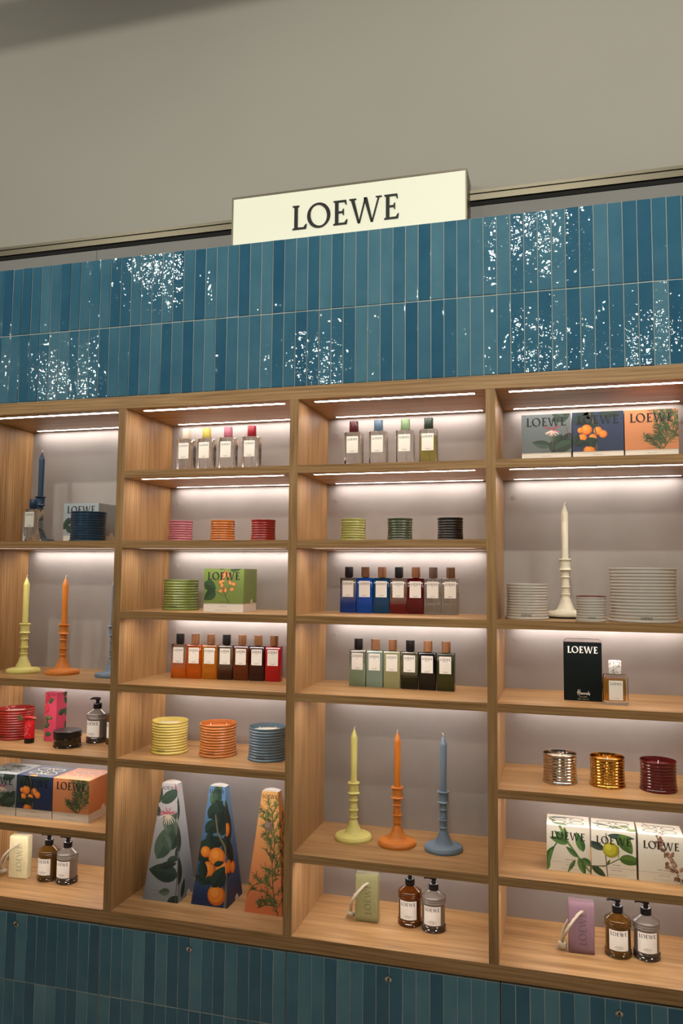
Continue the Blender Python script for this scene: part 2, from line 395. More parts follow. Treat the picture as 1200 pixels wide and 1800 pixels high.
# ------------------------------------------------------------------ tiled fascia
TP = .03885; TX0 = .1114 - 18 * TP
def tile_mesh(wd, ht, d=.007, m=TILE):
    b = .0016; w2, h2 = wd / 2, ht / 2
    def rc(e): return [(-w2 + e, -h2 + e), (w2 - e, -h2 + e), (w2 - e, h2 - e), (-w2 + e, h2 - e)]
    mb = MB(); mb.loft([(rc(0), 0), (rc(0), d - b), (rc(b * .35), d - b * .35), (rc(b), d)], cap0=False)
    mb.v = [(x, -z, y) for x, y, z in mb.v]            # face towards -y
    return mb.mesh('tile', m, None)
rnd = random.Random(4)
fascia = thing('tiled_fascia', 'glossy teal tile fascia of upright narrow tiles above the oak shelves', 'tiled panel', (1.2, 0, 2.164))
MB().box(-1.79, 1.82, .0026, .03, 0, .4777).build('grout_bed', GROUT, fascia)
MB().box(-1.79, 1.82, .03, YB, .44, .47).build('cover_board', STRIP, fascia)
rows = ((2.4035, 2.6417), (2.1645, 2.4015))
for z0, z1 in rows:
    me = tile_mesh(TP - .0022, z1 - z0 - .0015)
    for i in range(100):
        x = TX0 + TP * (i + .5)
        if x > 3.0: break
        o = obj('tile', me, fascia, (x - 1.2, .0068 + rnd.uniform(-.0004, .0004), (z0 + z1) / 2 - 2.164))
        o.rotation_euler = (rnd.gauss(0, .0035), rnd.gauss(0, .0006), rnd.gauss(0, .016))
# ------------------------------------------------------------------ tiled drawers
DJ = (-.0395, .5792, 1.1978, 1.8167, 2.4354)
NM = ('leftmost teal tiled drawer front with a lock, below the cream soap bar', 'teal tiled drawer front with a lock, below the three tall tapered boxes',
      'teal tiled drawer front with a lock, below the green soap bar', 'rightmost teal tiled drawer front with a lock, below the mauve soap bar')
TD = (.6187 - .003) / 16
for k in range(4):
    xa = DJ[k]; dr = thing('tiled_cabinet', NM[k], 'drawer', (xa + .3094, 0, .04), group='tiled drawers under the shelving')
    ztop = BB - .0065 - .04
    MB().box(-.3078, .3078, .0012, .022, 0, ztop).build('grout_bed', GROUT, dr)
    for z0, z1 in ((.2640 - .04, ztop), (.2640 - .24 - .04 + .02, .2620 - .04)):
        me = tile_mesh(TD - .0018, z1 - z0 - .0015, m=TILE2)
        for i in range(16):
            o = obj('tile', me, dr, (-.3078 + TD * (i + .5), .0068 + rnd.uniform(-.0003, .0003), (z0 + z1) / 2))
            o.rotation_euler = (rnd.gauss(0, .003), 0, rnd.gauss(0, .006))
    lx = (.270, .8868, 1.5053, 2.123)[k] - xa - .3094
    mb = MB().lathe([(0, -.001), (.0095, -.001), (.0095, .0022), (.0078, .003), (.0065, .0022), (0, .0022)], 28)
    mb.v = [(x, -z, y) for x, y, z in mb.v]; lk_o = mb.build('lock', CHROME, dr, (lx, -.0002, .4405 - .04), 40)
    MB().box(-.0011, .0011, -.0030, -.0022, -.0040, .0040).add([(.0028 * cos(a), -.0028, .0028 * sin(a)) for a in [i * pi / 6 for i in range(12)]], [tuple(range(12))]).build('keyhole', BLACKM, lk_o)

# ------------------------------------------------------------------ lightbox sign
sg = thing('lightbox_sign', 'backlit white lightbox sign with black capital lettering above the teal tiles', 'sign', ((SX0 + SX1) / 2, SY, 2.634))
hw = (SX1 - SX0) / 2; sh = SZ1 - 2.634
MB().box(-hw, hw, .012, YW - SY - .001, .002, sh).build('housing', BRONZE, sg)
mb = MB()
mb.box(-hw, hw, 0, .012, sh - .006, sh).box(-hw, -hw + .005, 0, .012, 0, sh - .006).box(hw - .005, hw, 0, .012, 0, sh - .006)
mb.build('frame', BRONZE, sg)
MB().box(-hw + .005, hw - .005, .003, .012, .002, sh - .006).build('light_panel', FACE, sg)
lk_ = .379 / WORD_W
for gi, g in enumerate(WORD):
    mb = MB()
    for p in g:
        q = [(x * lk_, y * .0855) for x, y in p]; n = len(q)
        mb.add([(x, -.003, z) for x, z in q] + [(x, .003, z) for x, z in q], [tuple(range(n - 1, -1, -1))] + [(i, (i + 1) % n, n + (i + 1) % n, n + i) for i in range(n)])
    mb.build('letter', BLACKM, sg, (1.1012 - (SX0 + SX1) / 2, 0, 2.7835 - 2.634))

# ================================================================== products
# ---- ceramic candle pots
def pot_profile(r, h, nr, wall=.005, lip=.008):
    out = [(0, 0), (r * 1.0, 0), (r * 1.022, .0015), (r * 1.022, .0045), (r * .99, .0075)]
    z0, z1 = .0085, h - lip; n = nr * 10
    for i in range(n + 1):
        t = i / n; z = z0 + (z1 - z0) * t
        waist = 1 - .030 * sin(pi * min(1, t * .98)) - .010 * t
        out.append((r * waist * .965 + .0023 * (r / .061) ** .5 * (0.5 - .5 * cos(2 * pi * nr * t)) ** .75 - .0004, z))
    out += [(r * .955, h - lip + .0025), (r * .985, h - .003), (r * .985, h - .0008), (r * .972, h), (r * .945, h - .0003),
            (r * .93, h - .004), (r * .90, h - .012), (r * .90, h - .020), (0, h - .020)]
    return out
POT = {}
def candle_pot(label, x, y, lv, col, r=.061, h=.103, nr=10, wicks=2, wax=(232, 222, 202), metal=0, rough=.24, text=(40, 34, 28), group=None, txt=True, rz=0, lip=None):
    t = thing('candle_pot', label, 'candle', (x, y, LV[lv]), rz, group)
    col = col if metal else soft(col)
    key = (r, h, nr); m = mat('ceramic_%02x%02x%02x' % col, col, rough, metal=metal, coat=.3 if rough < .1 else 0)
    mb = MB().lathe(pot_profile(r, h, nr), 56); body = mb.build('pot', m, t, smooth=50)
    if wicks:
        wz = h - .0145
        MB().lathe([(0, wz - .003), (r * .89, wz - .003), (r * .897, wz), (r * .8, wz - .0008), (0, wz - .0008)], 40).build('wax', mat('wax_%02x%02x%02x' % wax, wax, .4, sss=.3), t, smooth=40)
        for i in range(wicks):
            a = 2 * pi * i / wicks + .35; q = 0 if wicks == 1 else r * .42
            px, py = q * cos(a), q * sin(a)
            MB().tube([(px, py, wz - .001), (px + .0004, py, wz + .006), (px + .0015, py, wz + .0125)], .0011, 6).build('wick', WICK, t)
    if txt:
        a = Art(); word(a, 0, .0092, min(.030, r * .5), text); a.build('lettering', t, cyl_map(r * .994))
    if lip:
        MB().lathe([(r * .90, h + .0002), (r * .99, h + .0002), (r * .995, h + .0012), (r * .99, h + .0022), (r * .90, h + .0022), (r * .90, h + .0002)], 48).build('rim_band', mat('lip', lip, .3), t)
    return t
g = 'small ribbed candles on the upper shelves'
for (x, col, l) in ((.756, (176, 92, 104), 'small rose pink ribbed ceramic candle pot, left of the orange one'), (.910, (196, 106, 34), 'small orange ribbed ceramic candle pot between the pink and the red one'),
                    (1.054, (156, 34, 26), 'small red ribbed ceramic candle pot under the four colourful-capped bottles')):
    candle_pot(l, x, .13, 'B', col, .0410, .0715, 7, 1, group=g)
for (x, col, l) in ((1.359, (150, 150, 72), 'small lime green ribbed ceramic candle pot beside the dark green one'), (1.509, (58, 72, 50), 'small dark green ribbed ceramic candle pot between lime and black ones'),
                    (1.666, (15, 15, 16), 'small black ribbed ceramic candle pot')):
    candle_pot(l, x, .13, 'B', col, .0400, .0715, 7, 1, group=g, rough=.4 if col[0] < 20 else .18)
candle_pot('navy blue ribbed ceramic candle pot in front of a grey box', .420, .100, 'B', (24, 66, 98), nr=10)
candle_pot('olive green ribbed ceramic candle pot beside the green box', .733, .190, 'C', (120, 134, 60), nr=10)
g = 'medium ribbed candles in a row'
candle_pot('medium yellow ribbed ceramic candle pot with pale wax', .725, .149, 'E', (222, 198, 92), group=g)
candle_pot('medium orange ribbed ceramic candle pot with two white wicks', .897, .157, 'E', (206, 116, 44), group=g, wax=(206, 110, 40))
candle_pot('medium slate blue ribbed ceramic candle pot with pale wax', 1.072, .149, 'E', (92, 116, 132), group=g)
candle_pot('red ribbed ceramic candle pot with pale wax, cut by the left edge', .094, .185, 'E', (172, 38, 28), r=.064, h=.104)
g = 'pale grey ribbed candle pots'
candle_pot('medium pale grey ribbed candle pot left of the ivory candlestick', 1.894, .112, 'C', (214, 203, 190), nr=11, group=g)
candle_pot('small pale grey ribbed candle pot with a dark red rim', 2.071, .052, 'C', (214, 203, 190), .0412, .069, 7, 0, group=g, lip=(120, 24, 34))
candle_pot('largest pale grey ribbed candle pot, right of the small one', 2.214, .112, 'C', (214, 203, 190), .0925, .150, 15, 3, group=g)
g = 'small glossy candles with metallic and burgundy glaze'
candle_pot('small silver metallic glazed ribbed candle pot', 1.981, .138, 'E', (190, 180, 170), .0485, .082, 8, 1, metal=1, rough=.12, txt=False, group=g)
candle_pot('small gold metallic glazed ribbed candle pot', 2.111, .138, 'E', (202, 150, 66), .0490, .082, 8, 1, metal=1, rough=.12, wax=(206, 170, 120), txt=False, group=g)
candle_pot('small glossy burgundy ribbed candle pot with one white wick', 2.246, .132, 'E', (94, 20, 20), .0495, .082, 8, 1, wax=(110, 24, 28), rough=.08, txt=False, group=g)

# ---- wax candlesticks
CS = [(0, 0), (.0575, 0), (.0585, .002), (.0585, .008), (.0565, .011), (.0555, .0115), (.0553, .0130), (.0525, .0148), (.044, .0160), (.034, .0172), (.0280, .0195), (.0262, .0225), (.0256, .0232), (.0238, .028), (.0232, .0288),
      (.0208, .034), (.0202, .0348), (.0172, .042), (.0148, .049), (.0140, .0533), (.0120, .055), (.0115, .060), (.0118, .064), (.0140, .0652), (.0142, .0668), (.0122, .0685), (.0113, .076), (.0116, .083), (.0124, .0855),
      (.0146, .087), (.0148, .0888), (.0126, .0905), (.0118, .097), (.0110, .106), (.0108, .114), (.0120, .1155), (.0142, .117), (.0144, .1185), (.0125, .120), (.0112, .123), (.0110, .134), (.0130, .1372),
      (.0185, .139), (.0190, .1405), (.0165, .1425), (.0152, .145), (.0150, .155), (.0152, .166), (.0165, .1685), (.0192, .170), (.0195, .172), (.0180, .1735), (.0125, .1738), (.0115, .172), (0, .172)]
def groove(prof):                                    # thin turned lines on the plain stretches
    out = []
    for (r0, z0), (r1, z1) in zip(prof, prof[1:]):
        out.append((r0, z0))
        if z1 - z0 > .006 and .04 < z0 < .168:
            n = int((z1 - z0) / .003)
            for i in range(1, n): 
                q = i / n; out.append((r0 + (r1 - r0) * q + (.0003 if i % 2 else -.0003), z0 + (z1 - z0) * q))
    return out + [prof[-1]]
def candlestick(label, x, y, lv, col, lean=0, rz=0, dz=0, wickd=1):
    t = thing('candlestick', label, 'candlestick', (x, y, LV[lv] + dz), rz, 'wax candlesticks with tapers')
    col = soft(col, .10, .97)
    m = mat('wax_tint_%02x%02x%02x' % col, col, .38, sss=.15)
    MB().lathe(groove(CS), 48).build('holder', m, t, smooth=45)
    n = 28; pr = [(0, .171), (.0100, .171), (.0098, .20), (.0106, .31), (.0106, .3135), (.0098, .3155), (.0055, .328), (.0018, .338), (0, .3385)]
    MB().lathe([(r, z) for r, z in pr], n).build('candle', m, t, smooth=40)
    MB().tube([(0, 0, .336), (.0002, 0, .341), (.0016 * wickd, 0, .3445), (.0042 * wickd, 0, .3465)], .0010, 6).build('wick', WICK, t)
    return t
YEL, ORA, BLU, NAV, IVO = (222, 212, 116), (220, 124, 36), (112, 134, 152), (24, 56, 84), (236, 226, 200)
candlestick('yellow wax candlestick and taper in the left bay beside an orange one', .139, .155, 'D', YEL)
candlestick('orange wax candlestick and taper in the left bay, above the pink box', .292, .166, 'D', ORA)
candlestick('blue wax candlestick half hidden behind the oak divider', .494, .160, 'D', BLU)
candlestick('navy blue candlestick and taper standing behind a perfume bottle', .1450, .205, 'B', NAV)
candlestick('yellow wax candlestick and taper in the tall middle compartment', 1.352, .185, 'F', YEL)
candlestick('orange wax candlestick and taper in the tall middle compartment', 1.494, .174, 'F', ORA, wickd=.2)
candlestick('blue wax candlestick and taper in the tall middle compartment', 1.638, .167, 'F', BLU, wickd=-1)
candlestick('ivory wax candlestick and taper on a black plate between grey pots', 2.004, .215, 'C', IVO, dz=.005)
p = thing('plate', 'thin round black plate under the ivory candlestick', 'plate', (2.004, .215, LV['C']))
MB().lathe([(0, 0), (.0590, 0), (.0620, .0015), (.0625, .0042), (.0605, .0048), (.056, .0046), (0, .0046)], 48).build('plate_disc', BLACK, p, smooth=40)

# ---- flat perfume bottles
def fade_mat(name, lo, hi, z0, z1, tr=(.35, .95), rough=.05):
    if name in MATS: return MATS[name]
    m = mat(name, lo, rough, trans=.5, ior=1.45); nt, lk, b = nodes(m); tc = N(m, 'ShaderNodeTexCoord'); sp = N(m, 'ShaderNodeSeparateXYZ'); lk.new(tc.outputs['Object'], sp.inputs[0])
    mr = N(m, 'ShaderNodeMapRange'); mr.inputs[1].default_value = z0; mr.inputs[2].default_value = z1; lk.new(sp.outputs['Z'], mr.inputs[0])
    cr = ramp(m, [(0, lo), (1, hi)]); lk.new(mr.outputs[0], cr.inputs[0]); lk.new(cr.outputs[0], b.inputs['Base Color'])
    m2 = N(m, 'ShaderNodeMapRange'); m2.inputs[1].default_value = z0; m2.inputs[2].default_value = z1; m2.inputs[3].default_value = tr[0]; m2.inputs[4].default_value = tr[1]
    lk.new(sp.outputs['Z'], m2.inputs[0]); lk.new(m2.outputs[0], b.inputs['Transmission Weight'])
    return m
def capwood(name, c):
    if name in MATS: return MATS[name]
    return wood_mat(name, 2, tuple(v * .72 for v in c), c, tuple(min(255, v * 1.15) for v in c))
CAPW = capwood('cap_wood', (170, 122, 84)); CAPG = capwood('cap_greywood', (112, 92, 80)); CAPM = capwood('cap_darkwood', (128, 92, 66))
BME = {}
def bottle(label, x, y, lv, w_, d_, h, glass, liquid, cap_m, sub=None, group=None, rz=0, level=.9, label_w=.037, label_h=.053, lab_top=.010, capr=.0138, caph=.0335, seed=0, name='perfume_bottle', labcol=PAPER):
    t = thing(name, label, 'bottle', (x, y, LV[lv]), rz, group)
    rc = .0035
    def sec(e, z): return (rrect(w_ - 2 * e, d_ - 2 * e, max(.001, rc - e * .5)), z)
    mb = MB().loft([sec(.0012, 0), sec(0, .0012), sec(0, h - .002), sec(.0012, h - .0005), sec(.0022, h)])
    if liquid is not None:                           # hollow inside the clear glass, holding the liquid
        wl = .0042; bz = .0075
    body = mb.build('glass', glass, t, smooth=50)
    if liquid is not None and liquid is not LIQC:
        lz = bz + (h - .005 - bz) * level
        MB().loft([(rrect(w_ - 2 * wl - .0004, d_ - 2 * wl - .0004, .002), bz + .0003), (rrect(w_ - 2 * wl - .0004, d_ - 2 * wl - .0004, .002), lz)]).build('liquid', liquid, t, smooth=50)
    if liquid is not None:
        MB().tube([(0, 0, h - .006), (0.001, 0, h * .5), (.006, 0, .012)], .0009, 6).build('dip_tube', mat('dip_tube', (225, 225, 220), .3, trans=.5), t)
    MB().lathe([(0, h), (capr * .72, h), (capr * .72, h + .002), (0, h + .002)], 28).build('collar', BLACK if liquid is None else CHROME, t)
    z = h + .002
    MB().lathe([(0, z), (capr * .97, z), (capr, z + .0006), (capr, z + caph - .001), (capr * .96, z + caph), (0, z + caph)], 36).build('cap', cap_m, t, smooth=40)
    zt = h - lab_top
    lb = MB().box(-label_w / 2, label_w / 2, -d_/2 - .0004, -d_/2 + .0002, zt - label_h, zt).build('label', labcol, t)
    key = (label_w, label_h, sub, zt, d_, seed)
    if key not in BME:
        a = Art(); word(a, 0, zt - .0130, label_w * .85)
        if sub: a.polys(text_polys(sub), 0, zt - .0170, .0026, (40, 36, 34))
        a.micro(0, zt - label_h + .0055, label_w * .42, .0011, (96, 90, 84), seed); a.micro(0, zt - label_h + .0032, label_w * .3, .0009, (120, 114, 108), seed + 1)
        BME[key] = a.mesh('lettering', plane_map((0, -d_/2 - .0004, 0), (1, 0, 0), (0, 0, 1)))
    obj('lettering', BME[key], lb)
    return t
def tinted(name, c, tr=.5, rough=.05): return mat('glass_' + name, c, rough, trans=tr, ior=1.45)
LIQ = mat('pale_liquid', (246, 242, 228), .0, trans=1, ior=1.06); LIQY = mat('yellow_liquid', (206, 196, 110), .0, trans=1, ior=1.06)
LIQC = mat('water_clear_liquid', (244, 244, 240), .0, trans=1, ior=1.06); LIQA = mat('amber_liquid', (206, 164, 70), .0, trans=1, ior=1.06)
def cap(c, r=.3):
    c = soft(c, .2, .93); return mat('cap_%02x%02x%02x' % c, c, r, coat=.2)
g = 'clear bottles with coloured caps on the top shelves'
for x, c, n, lq in ((.779, (226, 204, 176), 'cream', LIQC), (.853, (214, 188, 66), 'yellow', LIQC), (.931, (196, 100, 122), 'pink', LIQC), (1.015, (172, 24, 42), 'red', LIQC)):
    bottle('clear glass bottle with white label and %s cylindrical cap' % n, x, .112, 'A', .055, .042, .1145, GLASS, lq, cap(c), None, g, lab_top=.014, seed=int(x * 100), level=.78, capr=.0146, caph=.0345)
for x, c, n, lq, lev in ((1.363, (92, 26, 34), 'burgundy', LIQC, .7), (1.443, (84, 112, 138), 'slate blue', LIQC, .7), (1.529, (134, 166, 112), 'sage green', LIQC, .75), (1.602, (48, 62, 50), 'dark green', LIQY, .84)):
    bottle('clear glass bottle with white label and %s cylindrical cap' % n + (' holding yellow liquid' if lq is LIQY else ''), x, .112, 'A', .055, .042, .1145, GLASS, lq, cap(c), None, g, lab_top=.014, seed=int(x * 100), level=lev, capr=.0146, caph=.0345)
bottle('clear glass bottle with navy cap in front of the navy candlestick', .2080, .085, 'B', .055, .042, .1145, GLASS, LIQC, cap((26, 62, 96)), None, None, lab_top=.010, seed=5, level=.7, capr=.0146, caph=.034)
CL = (232, 228, 216)
g = 'perfume bottles in a row'
row = [('orange fading to clear glass perfume bottle with black cap', fade_mat('f_orange', (236, 122, 22), CL, .03, .10, (.7, 1)), BLACKM, 'SOLO'),
       ('bright orange glass perfume bottle with wooden cap, next to the black-capped orange one', tinted('orange', (240, 118, 14), .75), CAPW, 'SOLO'),
       ('amber yellow glass perfume bottle with wooden cap', tinted('amber', (236, 150, 24), .75), CAPW, 'SOLO'),
       ('dark brown fading to clear perfume bottle with black cap', fade_mat('f_brown', (66, 28, 8), (206, 186, 150), .03, .10, (.55, 1)), BLACKM, 'SOLO'),
       ('brown glass perfume bottle with wooden cap', tinted('brown', (120, 52, 10), .6), CAPW, 'SOLO'),
       ('blackish brown perfume bottle with wooden cap beside the red one', tinted('blackbrown', (48, 14, 8), .3), CAPW, 'SOLO'),
       ('red glass perfume bottle with wooden cap at the end of the row', tinted('red', (186, 14, 22), .35), CAPW, 'SOLO')]
for i, (l, gm, cm, sub) in enumerate(row):
    bottle(l, .7275 + .0555 * i, .204 + .0045 * i, 'D', .0535, .030, .115, gm, None, cm, sub, g, rz=radians(3), seed=20 + i)
row = [('blue fading to clear perfume bottle with black cap', fade_mat('f_blue', (8, 62, 150), (190, 190, 186), .035, .10, (.4, 1)), BLACKM, '7'),
       ('bright cobalt blue perfume bottle with wooden cap', tinted('cobalt', (8, 84, 190), .45), CAPM, '7'),
       ('deep teal blue perfume bottle with wooden cap', tinted('teal', (6, 74, 120), .45), CAPW, '7'),
       ('clear to red perfume bottle with black cap, half filled', fade_mat('f_red', (116, 16, 18), (214, 200, 186), .03, .075, (.5, 1)), BLACKM, 'SOLO'),
       ('dark burgundy perfume bottle with wooden cap', tinted('burgundy', (92, 8, 16), .3), CAPW, 'EARTH'),
       ('clear glass perfume bottle with grey wooden cap', None, CAPG, '001'),
       ('clear glass perfume bottle with brown wooden cap at the end of the row', None, CAPM, '001')]
for i, (l, gm, cm, sub) in enumerate(row):
    if gm is None: bottle(l, 1.312 + .0563 * i, .257, 'C', .0545, .030, .115, GLASS, LIQ, cm, sub, g, rz=radians(1), seed=30 + i, level=.62)
    else: bottle(l, 1.312 + .0563 * i, .257, 'C', .0545, .030, .115, gm, None, cm, sub, g, rz=radians(1), seed=30 + i)
row = [('sage green perfume bottle with black cap', fade_mat('f_sage', (140, 160, 132), (196, 190, 168), .05, .112, (.45, .9)), BLACKM, 'AIRE'),
       ('mint green perfume bottle with wooden cap beside the sage one', tinted('mint', (142, 164, 146), .35), CAPW, 'AIRE'),
       ('yellowish green perfume bottle with wooden cap', tinted('yellowgreen', (172, 172, 124), .4), CAPW, 'AIRE'),
       ('black green fading to clear perfume bottle with black cap', fade_mat('f_black', (18, 24, 10), (184, 178, 140), .035, .105, (.2, 1)), BLACKM, 'ESENCIA'),
       ('black perfume bottle with wooden cap', mat('bottle_black', (10, 10, 9), .06), CAPW, 'ESENCIA'),
       ('dark olive green perfume bottle with wooden cap', mat('bottle_olive', (44, 46, 16), .12), CAPW, 'ESENCIA')]
for i, (l, gm, cm, sub) in enumerate(row):
    bottle(l, 1.3565 + .0572 * i, .217 - .0035 * i, 'D', .0550, .030, .116, gm, None, cm, sub, g, rz=radians(-2), seed=40 + i)

# squat amber bottle with a marble cap
MARB = mat('marble', (224, 220, 210), .25); _n, _l, _b = nodes(MARB)
_w = N(MARB, 'ShaderNodeTexNoise', Scale=90.0, Detail=6.0, Distortion=2.0); _tc = N(MARB, 'ShaderNodeTexCoord'); _l.new(_tc.outputs['Object'], _w.inputs['Vector'])
_c = ramp(MARB, [(.42, (150, 146, 140)), (.52, (226, 222, 214))]); _l.new(_w.outputs[0], _c.inputs[0]); _l.new(_c.outputs[0], _b.inputs['Base Color'])
t = thing('perfume_bottle', 'squat glass bottle of amber perfume with white marble cap beside the black box', 'bottle', (2.134, .092, LV['D']), radians(2))
def sq(wf, z, e=0): return (rrect(.066 * wf - e, .034 * wf - e, .006), z)
mb = MB().loft([sq(.93, 0), sq(.97, .002), sq(.99, .012), sq(1.02, .045), sq(1.0, .070), sq(.96, .080), sq(.90, .0835)])
mb.build('glass', GLASS, t, smooth=50)
MB().loft([sq(.9, .0113, .0064), sq(.94, .045, .0064), sq(.9, .0715, .0064)]).build('liquid', LIQA, t, smooth=50)
MB().lathe([(0, .0835), (.012, .0835), (.012, .0855), (0, .0855)], 28).build('collar', CHROME, t)
MB().lathe([(0, .0855), (.0166, .0855), (.0172, .0865), (.0172, .1205), (.0160, .1222), (0, .1222)], 36).build('cap', MARB, t, smooth=40)
lb = MB().box(-.0185, .0185, -.0182, -.0170, .014, .068).build('label', PAPER, t)
a = Art(); word(a, 0, .0555, .030); a.polys(text_polys('SOLO COFFEE'), 0, .0185, .0020, (90, 84, 76)); a.build('lettering', lb, plane_map((0, -.0182, 0), (1, 0, 0), (0, 0, 1)))

# ---- pump bottles
PB = [(0, 0), (.034, 0), (.0362, .0015), (.0366, .004), (.0355, .0055), (.0366, .0075), (.0366, .0095), (.0352, .0110), (.0366, .0130), (.0366, .0165), (.0348, .0185), (.0342, .020), (.0342, .078), (.0350, .0800), (.0362, .0815), (.0362, .0840), (.0350, .0858),
      (.0362, .0875), (.0362, .0900), (.0350, .0918), (.0364, .0940), (.0366, .0970), (.0352, .1000), (.0150, .1130), (.0128, .1150), (.0128, .1175), (0, .1175)]
AMB = tinted('amberpump', (160, 92, 30), .8, .04); AMB2 = tinted('olivepump', (158, 116, 50), .8, .04)
GRYP = mat('grey_lotion', (112, 104, 95), .14, coat=.6); GRYD = mat('smoke_glass', (52, 45, 38), .06, coat=.6)
PUMP_ME = {}
def pump(label, x, y, lv, m, base_m=None, group='pump bottles beside the soaps', sub=None, rz=0, seed=0):
    t = thing('pump_bottle', label, 'bottle', (x, y, LV[lv]), rz, group)
    k = m.name
    if k not in PUMP_ME:
        if base_m:
            cut = 11; mb = MB().lathe(PB[:cut + 1] + [(0, PB[cut][1])], 48, mi=1).lathe([(0, PB[cut][1] + 1e-5)] + PB[cut:], 48, mi=0)
            PUMP_ME[k] = mb.mesh('glass', [m, base_m], 38)
        else:
            inner = [(0, .1130), (.0125, .1120), (.0325, .0985), (.0318, .004), (0, .004)]
            PUMP_ME[k] = MB().lathe(PB, 48).lathe(inner, 48).mesh('glass', [m], 38)
    obj('glass', PUMP_ME[k], t)
    if not base_m:
        MB().lathe([(0, .0045), (.0312, .0045), (.0316, .0800), (0, .0800)], 40).build('liquid', mat('soap_liquid', (186, 120, 50), .0, trans=.9, ior=1.06), t, smooth=40)
    pp = MB().lathe([(0, .1150), (.0142, .1150), (.0148, .1160), (.0148, .1325), (.0138, .1340), (.0072, .1345), (.0072, .1375), (.0062, .1385), (.0062, .1450), (0, .1450)], 28)
    pump_o = pp.build('pump', BLACK, t, smooth=35)
    secs = [(0.0085, 0), (0.0, .0005), (-.010, .0012), (-.021, .0008), (-.029, -.0030)]
    mb = MB().tube([(sx, 0, .1480 + sz) for sx, sz in secs], [.0058, .0062, .0050, .0040, .0026], 10)
    mb.build('nozzle', BLACK, pump_o, smooth=50)
    R = .0343; mb = MB(); n = 16; half = .0275; vs = []; fs = []
    for i in range(n + 1):
        a_ = -pi/2 + (-half + 2 * half * i / n) / R
        for z in (.0225, .0765): vs.append(((R + .0003) * cos(a_), (R + .0003) * sin(a_), z))
    fs = [(2*i, 2*i+2, 2*i+3, 2*i+1) for i in range(n)]
    lb = mb.add(vs, fs).build('label', PAPER, t, smooth=60)
    a = Art(); word(a, 0, .0620, .0465); a.micro(0, .0345, .012, .0012, (90, 84, 80), seed); a.micro(0, .0310, .023, .0016, (70, 66, 62), seed + 1); a.micro(0, .0272, .014, .0011, (110, 104, 98), seed + 2)
    a.build('lettering', lb, cyl_map(R + .0003))
    return t
pump('grey lotion pump bottle beside the round dark jar', .4130, .205, 'E', GRYP, GRYD, seed=1)
pump('dark pump bottle almost hidden behind the divider, right of the grey one', .4950, .200, 'E', AMB, seed=2)
pump('olive brown pump bottle next to the cream soap bar', .2610, .171, 'G', AMB2, seed=3)
pump('grey pump bottle right of the olive brown one, left bay', .3385, .168, 'G', GRYP, GRYD, seed=4)
pump('amber brown pump bottle next to the green soap bar', 1.5320, .186, 'G', AMB, seed=5)
pump('grey pump bottle right of the amber one, third bay', 1.6080, .168, 'G', GRYP, GRYD, seed=6)
pump('olive amber pump bottle next to the mauve soap bar', 2.1330, .160, 'G', AMB2, seed=7)
pump('grey pump bottle at the bottom right of the shelves', 2.2090, .168, 'G', GRYP, GRYD, seed=8)

